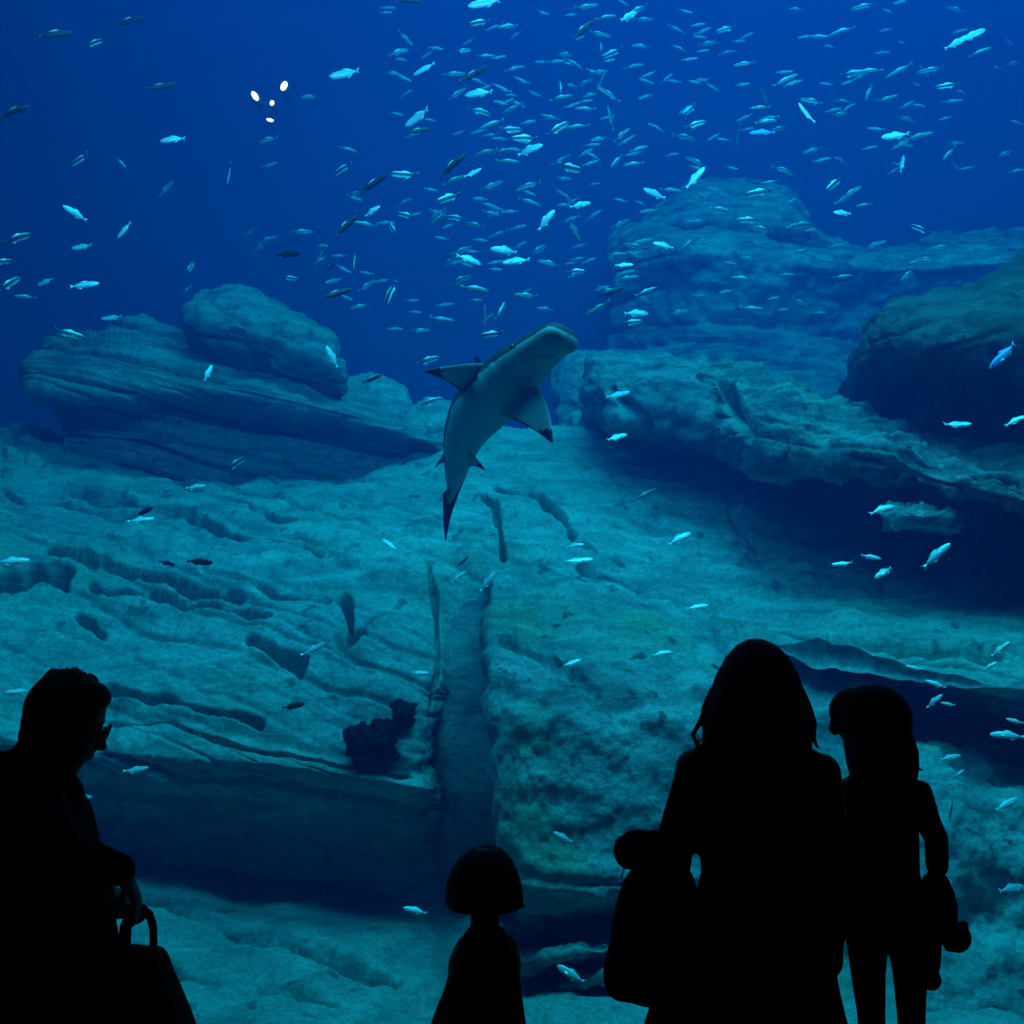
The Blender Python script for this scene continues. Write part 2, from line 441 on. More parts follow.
# --- pale ramp at the bottom
cols = [-160, -40, 80, 180, 280, 380, 480, 580, 680, 800, 920, 1060, 1180]
rows = prof(cols,
    (1200, 4.15), (1100, 4.5),
    (1030, [4.9] * 13),
    ([985, 985, 990, 992, 1000, 1005, 1010, 1010, 1010, 1010, 1010, 1010, 1010], [5.15] * 13),
    ([955, 955, 962, 968, 978, 985, 990, 1000, 1000, 1000, 1000, 1000, 1000], [5.5] * 13),
    ([900, 900, 908, 922, 945, 955, 960, 980, 985, 985, 985, 985, 985], [5.85] * 13),
    ([850, 855, 862, 868, 880, 895, 905, 950, 960, 960, 960, 960, 960], [6.6] * 7 + [6.4] * 6),
    ([835, 840, 846, 850, 860, 870, 885, 940, 950, 950, 950, 950, 950], [7.8] * 7 + [7.0] * 6),
)
ramp_o = rock('rock_ramp', rows, M_main, 'pale sloping rock ledge along the bottom of the tank', up=420, vp=220, rough=0.08, fine=0.03,
              st=[(DIP, 0.16, 0.04, 12)], cracks=[([(120, 895), (160, 908), (230, 930), (320, 962), (400, 985)], 5, 0.16), ([(150, 960), (250, 985), (330, 1000)], 5, 0.10)],
              back=0.4, drop=0.2, seed=4)

# --- layered boulder upper left
cols = [30, 62, 110, 165, 230, 300, 370, 440]
rows = prof(cols,
    ([492, 492, 494, 496, 498, 496, 490, 470], 8.75, [62, 80, 120, 170, 235, 305, 375, 440]),
    ([440, 440, 440, 445, 450, 455, 462, 462], [8.65, 8.5, 8.45, 8.5, 8.7, 8.75, 8.8, 8.9], [56, 76, 118, 168, 232, 302, 372, 440]),
    ([402, 406, 406, 408, 414, 428, 442, 456], [8.75, 8.6, 8.5, 8.5, 8.75, 8.8, 8.8, 8.8], [50, 70, 114, 166, 230, 300, 370, 440]),
    ([389, 394, 396, 392, 392, 404, 424, 450], [8.35, 8.2, 8.15, 8.2, 8.25, 8.35, 8.5, 8.6]),
    ([374, 374, 370, 368, 374, 392, 414, 446], [8.55, 8.35, 8.3, 8.3, 8.5, 8.55, 8.6, 8.7]),
    ([362, 352, 346, 348, 366, 386, 410, 443], [8.9, 8.8, 8.75, 8.8, 8.9, 8.9, 8.9, 8.9], [40, 75, 116, 165, 230, 300, 370, 440]),
    ([350, 334, 318, 328, 358, 380, 406, 440], [9.2, 9.2, 9.2, 9.2, 9.3, 9.3, 9.3, 9.2], [64, 95, 128, 172, 230, 300, 370, 440]),
)
rock('layered_boulder', rows, M_boulder, 'wide layered boulder with stacked plates on the upper left', 'boulder', up=280, vp=240, rough=0.05, fine=0.025,
     st=[((0.22, -0.1, 0.97), 0.15, 0.075, 21), ((0.2, -0.1, 0.97), 0.07, 0.02, 23)], back=1.2, drop=0.8, seed=6)

# --- tilted block on top of it
cols = [190, 206, 240, 276, 312, 336]
rows = prof(cols,
    ([364, 372, 384, 396, 406, 412], 9.3, [198, 212, 244, 280, 316, 340]),
    ([354, 362, 374, 386, 397, 406], [9.0, 8.85, 8.8, 8.8, 8.85, 9.0], [194, 210, 242, 278, 316, 342]),
    ([334, 336, 344, 354, 368, 386], [8.6, 8.4, 8.35, 8.35, 8.4, 8.65], [191, 207, 240, 277, 315, 342]),
    ([322, 318, 322, 334, 350, 366], [8.5, 8.3, 8.25, 8.25, 8.3, 8.5]),
    ([306, 298, 297, 308, 328, 346], [8.85, 8.75, 8.7, 8.75, 8.8, 8.9], [194, 209, 238, 270, 306, 332]),
    ([298, 291, 289, 298, 318, 338], [9.3, 9.2, 9.2, 9.2, 9.2, 9.2], [198, 213, 238, 266, 303, 328]),
)
rock('tilted_boulder', rows, M_boulder, 'rounded tilted boulder perched highest on the upper left', 'boulder', up=170, vp=170, rough=0.045, fine=0.03, back=0.9, drop=0.6, seed=9, freq=1.4,
     st=[((0.35, -0.1, 0.93), 0.3, 0.04, 30)], cracks=[([(222, 318), (270, 328), (325, 352)], 3, 0.07)])

def small(name, label, x0, x1, y0, y1, Y, mat, seed, dep=0.4, cat='rock', tilt=0, rough=0.10):
    cx = (x0 + x1) / 2
    cols = [x0, x0 + 0.2 * (x1 - x0), cx, x1 - 0.2 * (x1 - x0), x1]
    h = y1 - y0
    rows = prof(cols,
        ([y1, y1 + 2, y1 + 3, y1 + 2, y1 + tilt], [Y + dep, Y + .2 * dep, Y + .1 * dep, Y + .2 * dep, Y + dep]),
        ([y0 + .6 * h] * 5, [Y + .8 * dep, Y, Y - .1 * dep, Y, Y + .8 * dep]),
        ([y0 + .25 * h, y0 + .22 * h, y0 + .2 * h, y0 + .22 * h + tilt / 2, y0 + .3 * h + tilt], [Y + .9 * dep, Y + .2 * dep, Y + .1 * dep, Y + .2 * dep, Y + dep]),
        ([y0 + .15 * h, y0 + .04 * h, y0, y0 + .05 * h + tilt / 2, y0 + .2 * h + tilt], [Y + 1.3 * dep, Y + dep, Y + dep, Y + dep, Y + 1.4 * dep]))
    return rock(name, rows, mat, label, cat, up=70, vp=60, rough=rough, fine=rough * 0.4, back=0.5 if rough > 0.05 else 0.12, drop=0.3 if rough > 0.05 else 0.05, seed=seed, freq=2.0 if rough > 0.05 else 9.0, sidein=0.15 if rough > 0.05 else 0.03)

small('small_rock', 'small pale block wedged right of the tilted boulder', 338, 402, 384, 424, 9.3, M_main, 31, 0.35)
small('small_rock', 'low dark knob of rock just behind the shark tail base on the crest', 396, 452, 410, 446, 8.9, M_main, 32, 0.4)
small('small_rock', 'rounded shoulder of rock at the left edge under the layered boulder', -60, 66, 428, 500, 8.4, M_main, 33, 0.8)
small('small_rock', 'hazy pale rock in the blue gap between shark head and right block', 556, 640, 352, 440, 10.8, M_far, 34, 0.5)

# --- right-hand ledge: head block, then the long ridge coming nearer to the right
cols = [588, 604, 640, 680, 716, 742]
rows = prof(cols,
    ([400, 436, 452, 462, 465, 462], 8.5),
    ([392, 420, 432, 440, 445, 440], [8.1, 7.7, 7.55, 7.5, 7.5, 7.8]),
    ([380, 388, 392, 398, 400, 402], [8.0, 7.55, 7.4, 7.35, 7.4, 7.7]),
    ([368, 362, 362, 368, 374, 380], [8.1, 7.7, 7.6, 7.55, 7.6, 7.8]),
    ([360, 352, 350, 354, 362, 366], [8.4, 8.2, 8.1, 8.1, 8.1, 8.2]),
)
rock('block_boulder', rows, M_boulder, 'blunt block of rock right of the shark at the end of the long ledge', 'boulder', up=150, vp=140, rough=0.08, fine=0.035, back=0.9, drop=0.5, seed=12, freq=1.5,
     st=[((0.3, -0.1, 0.9), 0.4, 0.04, 41)], cracks=[([(612, 388), (640, 410), (656, 440)], 4, 0.08)])
cols = [706, 735, 770, 815, 860, 910, 965, 1024, 1100]
rows = prof(cols,
    ([450, 458, 466, 468, 474, 486, 498, 508, 515], [8.6, 8.4, 8.3, 8.2, 8.0, 7.9, 7.8, 7.6, 7.4]),
    ([440, 452, 464, 466, 474, 490, 503, 514, 522], [7.8, 7.5, 7.4, 7.2, 7.0, 6.8, 6.6, 6.4, 6.2]),
    ([420, 440, 456, 458, 466, 484, 498, 510, 520], [7.5, 7.1, 6.95, 6.75, 6.5, 6.3, 6.1, 5.9, 5.7]),
    ([400, 412, 430, 436, 446, 462, 478, 490, 500], [7.5, 7.05, 6.9, 6.7, 6.45, 6.25, 6.05, 5.85, 5.65]),
    ([378, 386, 400, 412, 424, 440, 456, 468, 476], [7.7, 7.25, 7.1, 6.95, 6.75, 6.5, 6.3, 6.1, 5.95]),
    ([364, 362, 374, 388, 404, 424, 440, 449, 455], [8.1, 7.8, 7.7, 7.6, 7.5, 7.3, 7.2, 7.0, 6.9]),
)
rock('rock_ledge', rows, M_ledge, 'long overhanging rock ledge roofing the dark cave on the right', up=380, vp=220, rough=0.09, fine=0.05, back=1.6, drop=0.4, seed=14, freq=1.3,
     st=[((0.33, -0.1, 0.93), 0.11, 0.035, 51)], cracks=[([(730, 392), (738, 410), (748, 430)], 7, 0.25), ([(850, 470), (900, 476), (960, 492), (1010, 500)], 3, 0.12),
     ([(905, 460), (960, 470), (1024, 480)], 3, 0.10), ([(860, 455), (920, 480)], 2.5, 0.07)])
small('hanging_rock', 'smooth bluish slab hanging under the long right ledge', 888, 962, 505, 523, 6.2, M_far, 52, 0.3, 'rock', 6, 0.035)

# --- the lower right terrace: cave floor, lip, and the wall below
cols = [690, 750, 800, 850, 910, 970, 1040, 1120]
rows = prof(cols,
    ([700, 705, 712, 720, 735, 745, 752, 760], 7.6),
    ([672, 676, 682, 690, 705, 716, 724, 730], [6.9, 6.8, 6.75, 6.7, 6.6, 6.5, 6.4, 6.3]),
    ([648, 652, 658, 666, 682, 692, 700, 706], [7.0, 6.6, 6.15, 6.0, 5.9, 5.8, 5.7, 5.6]),
    ([636, 640, 644, 650, 662, 672, 678, 682], [7.0, 6.6, 6.15, 6.0, 5.9, 5.8, 5.7, 5.6]),
    ([610, 612, 615, 618, 622, 628, 632, 636], [7.4, 6.9, 6.55, 6.4, 6.3, 6.2, 6.1, 6.0]),
    ([582, 582, 584, 588, 592, 598, 603, 607], [7.8, 7.6, 7.5, 7.4, 7.3, 7.2, 7.1, 7.0]),
    ([540, 530, 520, 520, 520, 520, 520, 520], [8.6, 8.6, 8.6, 8.6, 8.6, 8.6, 8.6, 8.6]),
    ([470, 450, 440, 440, 440, 440, 440, 440], [8.7, 8.7, 8.7, 8.7, 8.7, 8.7, 8.7, 8.7]),
)
rock('rock_terrace', rows, M_main, 'flat rock terrace forming the floor of the dark cave on the right', up=330, vp=260, rough=0.08, fine=0.035, back=0.6, drop=0.3, seed=16,
     st=[((0.22, -0.1, 0.97), 0.14, 0.035, 61)], cracks=[([(830, 625), (900, 640), (1000, 655)], 3, 0.08)])
cols = [700, 780, 850, 920, 990, 1060, 1140]
rows = prof(cols,
    (1100, [5.0] * 7),
    (1010, [5.3, 5.2, 5.15, 5.1, 5.1, 5.05, 5.0]),
    (930, [5.6, 5.45, 5.4, 5.35, 5.3, 5.25, 5.2]),
    (850, [5.8, 5.65, 5.55, 5.5, 5.45, 5.4, 5.3]),
    ([780, 780, 780, 785, 790, 795, 800], [6.1, 5.95, 5.8, 5.75, 5.65, 5.6, 5.5]),
    ([715, 715, 716, 728, 744, 752, 760], [6.7, 6.6, 6.5, 6.4, 6.3, 6.2, 6.1]),
    ([705, 705, 706, 716, 732, 742, 750], [7.4] * 7),
)
rock('speckled_rock', rows, M_bulge, 'speckled rock wall at the lower right beside the girl', up=280, vp=260, rough=0.12, fine=0.05, back=0.5, drop=0.2, seed=18, freq=1.1)

# --- dark overhanging rock upper right
cols = [872, 892, 925, 965, 1010, 1070, 1140]
rows = prof(cols,
    ([428, 432, 438, 446, 454, 460, 466], 7.3, [921, 930, 945, 975, 1015, 1070, 1140]),
    ([398, 402, 406, 412, 420, 428, 435], [7.2, 7.0, 6.95, 6.9, 6.8, 6.7, 6.6], [919, 926, 942, 972, 1012, 1070, 1140]),
    ([364, 370, 376, 384, 394, 404, 412], [6.9, 6.8, 6.75, 6.7, 6.6, 6.5, 6.4], [886, 902, 930, 968, 1011, 1070, 1140]),
    ([348, 354, 356, 362, 370, 378, 384], [6.7, 6.45, 6.35, 6.3, 6.2, 6.1, 6.0]),
    ([330, 328, 326, 328, 334, 340, 344], [6.75, 6.4, 6.3, 6.2, 6.1, 6.0, 5.9]),
    ([316, 308, 304, 304, 298, 290, 280], [6.9, 6.65, 6.55, 6.5, 6.4, 6.3, 6.2], [878, 894, 925, 965, 1010, 1070, 1140]),
    ([310, 300, 296, 291, 264, 232, 205], [7.3, 7.2, 7.1, 7.0, 6.9, 6.8, 6.7], [884, 898, 925, 965, 1012, 1070, 1140]),
)
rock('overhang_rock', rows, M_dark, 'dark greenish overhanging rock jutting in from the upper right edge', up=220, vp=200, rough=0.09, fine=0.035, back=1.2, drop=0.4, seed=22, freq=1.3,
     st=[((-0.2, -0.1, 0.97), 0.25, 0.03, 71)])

# --- far hazy terraces
cols = [612, 645, 690, 740, 790, 830, 880, 940, 1000, 1080, 1160]
rows = prof(cols,
    (430, [13.6, 13.2, 12.8] + [12.6] * 8),
    (345, [13.7, 13.2, 12.8] + [12.6] * 8),
    ([300, 285, 282, 280, 282, 284, 284, 282, 280, 276, 270], [13.6, 12.8, 12.4] + [12.2] * 8),
    ([268, 250, 246, 246, 258, 264, 266, 264, 258, 252, 248], [13.5, 12.7] + [12.1] * 9),
    ([258, 238, 232, 236, 248, 256, 258, 252, 246, 242, 238], [13.9] + [13.2] * 10),
    ([252, 232, 220, 222, 226, 246, 252, 244, 238, 234, 232], [14.0, 13.6] + [12.9] * 3 + [13.7] * 6),
    ([246, 222, 204, 204, 210, 238, 246, 238, 232, 228, 228], [14.1, 13.8] + [13.0] * 3 + [13.8] * 6),
    ([242, 216, 184, 180, 192, 230, 241, 231, 227, 225, 224], [14.3, 14.1] + [13.9] * 9),
)
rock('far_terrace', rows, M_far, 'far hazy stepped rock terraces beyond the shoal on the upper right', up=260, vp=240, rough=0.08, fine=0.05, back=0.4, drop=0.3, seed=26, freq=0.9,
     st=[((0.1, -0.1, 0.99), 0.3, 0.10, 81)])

cols = [405, 440, 470, 500, 530, 570]
rows = prof(cols,
    (960, [7.0, 6.6] + [6.4] * 4), (890, [7.0, 6.6] + [6.4] * 4), (830, [6.9, 6.4, 6.26, 6.22, 6.2, 6.2]), (760, [6.7, 6.3, 6.25, 6.22, 6.2, 6.2]), (690, [6.6, 6.44, 6.42, 6.42, 6.4, 6.4]),
    (620, [6.95, 6.80, 6.74, 6.74, 6.75, 6.8]), (560, [7.5, 7.4, 7.4, 7.4, 7.4, 7.4]))
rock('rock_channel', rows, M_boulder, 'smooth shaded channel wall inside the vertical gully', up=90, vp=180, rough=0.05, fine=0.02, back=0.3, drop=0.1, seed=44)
for k, (x0, x1, y0, y1, lab) in enumerate(((520, 640, 922, 966, 'upper slanting ridge of rock at the foot of the mottled buttress'), (560, 660, 948, 990, 'lower slanting ridge of rock at the foot of the mottled buttress'))):
    cols = [x0, x0 + 25, (x0 + x1) / 2, x1 - 20, x1]
    yy = lambda f: [y1 - (y1 - y0) * f * (0.25 + 0.75 * j / 4) - (y1 - y0) * 0.35 * j / 4 for j in range(5)]
    rows = prof(cols, (yy(-0.1), [5.7] * 5), (yy(0.1), [5.45, 5.35, 5.3, 5.3, 5.4]), (yy(0.35), [5.45, 5.35, 5.3, 5.3, 5.4]), (yy(0.5), [5.7] * 5))
    rock('rock_ridge', rows, M_main, lab, up=90, vp=60, rough=0.04, fine=0.03, back=0.3, drop=0.15, seed=60 + k, freq=2)
# dark sponge on the slope, dark blotches
small('dark_sponge', 'dark lobed sponge clinging to the slope above the shaded hollow', 348, 376, 728, 754, 5.86, M_sponge, 91, 0.10, 'sponge', 0, 0.035)
small('dark_sponge', 'dark upright sponge at the right of the lobed one on the slope', 372, 395, 719, 755, 5.84, M_sponge, 92, 0.10, 'sponge', 0, 0.035)
small('dark_sponge', 'dim small sponge higher and right of the lobed pair on the slope', 393, 414, 702, 724, 6.0, M_sponge, 93, 0.08, 'sponge', 0, 0.03)
# ------------------------------------------------------------------ fish
def fish_material(name, back, flank, belly, band=None, rough=0.35, metal=0.2, stops=None):
    """countershaded skin, top light painted on some kinds: colour follows the fish's own height axis"""
    m, nt, b = new_mat(name)
    L = nt.links.new
    tc = N(nt, 'ShaderNodeTexCoord')
    sp = N(nt, 'ShaderNodeSeparateXYZ'); L(tc.outputs['Object'], sp.inputs[0])
    mr = N(nt, 'ShaderNodeMapRange'); mr.inputs['From Min'].default_value = -0.13; mr.inputs['From Max'].default_value = 0.13
    L(sp.outputs['Z'], mr.inputs['Value'])
    stops = stops or [(0.05, belly), (0.35, belly), (0.45, band or flank), (0.62, band or flank), (0.72, flank if band else back), (0.95, back)]
    r = ramp(nt, mr.outputs['Result'], stops)
    L(r.outputs['Color'], b.inputs['Base Color'])
    b.inputs['Roughness'].default_value = rough
    b.inputs['Metallic'].default_value = metal
    return m
F_silver = fish_material('silver_fish_skin', (0.55, 0.75, 0.72), (0.80, 0.88, 0.86), (0.92, 0.95, 0.95))
F_band = fish_material('banded_fish_skin', (0.70, 0.90, 0.75), (0.80, 0.90, 0.80), (0.90, 0.95, 0.90), stops=[(0.0, (0.9, 0.95, 0.9)), (0.20, (0.85, 0.93, 0.88)), (0.29, (0.02, 0.06, 0.09)), (0.68, (0.02, 0.06, 0.09)), (0.78, (0.70, 0.90, 0.75)), (1.0, (0.70, 0.90, 0.75))])
F_dark = fish_material('toplit_dark_fish_skin', (0.30, 0.48, 0.42), (0.010, 0.016, 0.02), (0.008, 0.012, 0.015), rough=0.5, metal=0.0, stops=[(0.0, (0.008, 0.012, 0.015)), (0.5, (0.010, 0.016, 0.02)), (0.76, (0.012, 0.018, 0.02)), (0.86, (0.32, 0.52, 0.45))])  # pale back is the lit upper rim, painted into the skin
F_black = plain('black_fish_skin', (0.012, 0.014, 0.016), 0.6, 0.2)
F_blue = fish_material('blue_fish_skin', (0.25, 0.35, 0.75), (0.35, 0.50, 0.90), (0.60, 0.75, 0.95))
F_eye = plain('fish_eye_black', (0.01, 0.01, 0.01), 0.1, 0.6)

def fish_mesh(name, hh=0.125, tt=0.055, bend=0.0, rings=14, seg=12, slim=1.0):
    """one skin: body, forked tail, dorsal and anal fin; nose at +X, length 1"""
    V, F = [], []
    xs = np.linspace(0.5, -0.36, rings)
    def prof_(x):
        u = (0.5 - x) / 0.86
        return max(0.004, (u ** 0.55) * ((1 - u) ** 0.8) * 1.75 + 0.10 * u)
    for x in xs:
        p = prof_(x)
        for k in range(seg):
            a = 2 * math.pi * k / seg
            V.append((x, tt * p * math.cos(a), hh * slim * p * math.sin(a) * (1.0 if math.sin(a) > 0 else 1.08)))
    for i in range(rings - 1):
        for k in range(seg):
            F.append((i * seg + k, i * seg + (k + 1) % seg, (i + 1) * seg + (k + 1) % seg, (i + 1) * seg + k))
    V.append((0.505, 0, 0)); n0 = len(V) - 1
    for k in range(seg): F.append((n0, (k + 1) % seg, k))
    V.append((-0.37, 0, 0)); n1 = len(V) - 1
    o = (rings - 1) * seg
    for k in range(seg): F.append((n1, o + k, o + (k + 1) % seg))
    def fin(pts, th=0.006):
        c = len(V); n = len(pts)
        for s in (1, -1):
            for (x, z) in pts: V.append((x, s * th, z))
        F.append(tuple(c + k for k in range(n)))
        F.append(tuple(c + n + k for k in reversed(range(n))))
        for k in range(n):
            F.append((c + k, c + n + k, c + n + (k + 1) % n, c + (k + 1) % n))
    h = hh * slim
    fin([(-0.34, 0.014), (-0.42, 0.03 + 0.15 * h), (-0.5, 0.055 + 0.2 * h), (-0.45, 0.02), (-0.43, 0.0), (-0.45, -0.02), (-0.5, -0.055 - 0.2 * h), (-0.42, -0.03 - 0.15 * h), (-0.34, -0.014)])
    fin([(0.12, 0.80 * h), (0.05, 1.02 * h), (-0.05, 0.95 * h), (-0.24, 0.50 * h), (-0.2, 0.30 * h), (0.0, 0.5 * h)])
    fin([(-0.05, -0.85 * h), (-0.12, -1.05 * h), (-0.25, -0.5 * h), (-0.2, -0.3 * h)])
    # pectoral fin pair
    for s in (1, -1):
        c = len(V)
        for q in ((0.22, s * tt * 0.8, -0.2 * h), (0.10, s * (tt + 0.04), -0.55 * h), (0.13, s * tt * 0.9, -0.1 * h), (0.20, s * tt * 0.9, -0.15 * h)): V.append(q)
        F.append((c, c + 1, c + 2, c + 3)); 
    if bend:
        V = [(x, y + bend * (0.25 - x) ** 2 * (1 if x < 0.25 else 0.3), z) for x, y, z in V]
    # eyes on the same skin
    ne = len(F)
    for s in (1, -1):
        c = len(V); cx, cy, cz, r = 0.40, s * tt * prof_(0.40) * 0.95, 0.25 * h, 0.016
        V.extend([(cx + r, cy, cz), (cx, cy, cz + r), (cx - r, cy, cz), (cx, cy, cz - r), (cx, cy + s * r * 0.6, cz)])
        for k in range(4): F.append((c + k, c + (k + 1) % 4, c + 4) if s > 0 else (c + (k + 1) % 4, c + k, c + 4))
    me = mesh_from(V, F, name)
    for p in me.polygons:
        p.use_smooth = True
    eye_faces = list(range(ne, len(F)))
    return me, eye_faces

FISH = {}
def reg(kind, mat, **kw):
    FISH[kind] = []
    for bend in (0.0, 0.22, -0.22):
        me, ef = fish_mesh('fish_' + kind, bend=bend, **kw)
        me.materials.append(mat); me.materials.append(F_eye)
        for i in ef: me.polygons[i].material_index = 1
        FISH[kind].append(me)
reg('s', F_silver, hh=0.155, tt=0.06)
reg('o', F_band, hh=0.155)
reg('d', F_dark, hh=0.12, tt=0.07)
reg('k', F_black, hh=0.15)
reg('b', F_blue)
F_dull = fish_material('toplit_dull_fish_skin', (0.48, 0.60, 0.58), (0.12, 0.17, 0.20), (0.17, 0.22, 0.24), rough=0.45)  # light line from above painted along the back
F_thin = fish_material('toplit_slim_fish_skin', (0.60, 0.76, 0.72), (0.17, 0.24, 0.27), (0.28, 0.37, 0.38), band=(0.06, 0.10, 0.14), rough=0.4)  # back painted pale as a top highlight, flank kept dark
reg('f', F_dull, hh=0.11, tt=0.05)
reg('t', F_thin, hh=0.12, tt=0.05)

def fish_matrix(px, py, L, ang, Y, yaw=0.0, roll=0.0):
    """ang: heading in the upright plane, degrees from +X; yaw: turn away from (+) or to (-) the pane"""
    a, w = R(ang), R(yaw)
    h = Vector((math.cos(a) * math.cos(w), math.sin(w), math.sin(a) * math.cos(w))).normalized()
    up = Vector((0, 0, 1)) - h * h.z
    if up.length < 0.15: up = Vector((-1, 0, 0)) - h * (-h.x)
    up.normalize()
    side = up.cross(h)
    rot = Matrix((h, side, up)).transposed() @ Matrix.Rotation(R(roll), 3, 'X')
    s = L * Y / FPX / max(0.35, math.cos(w))
    return Matrix.Translation(P(px, py, Y)) @ rot.to_4x4() @ Matrix.Diagonal((s, s, s, 1))

frng = random.Random(11)
fish_first = {}
def fish(px, py, L, ang, kind, label, Y, yaw=None, group=None, roll=None):
    mesh = frng.choice(FISH[kind])
    if kind not in fish_first:
        o = bpy.data.objects.new('fish', mesh); fish_first[kind] = o
    else:
        o = fish_first[kind].copy(); o.data = mesh
        for k in ('group',):
            if k in o: del o[k]
    COL.objects.link(o)
    yaw = frng.uniform(-25, 25) if yaw is None else yaw
    if roll is None:
        roll = frng.uniform(-12, 12)
        if kind == 's' and py > 400:                      # flank turned up into the light from above, as fish roll when they turn
            roll = frng.uniform(20, 36) * (-1 if math.cos(R(ang)) > 0 else 1)
    o.matrix_world = fish_matrix(px, py, L, ang, Y, yaw, roll)
    tag(o, label, 'fish', group)
    return o

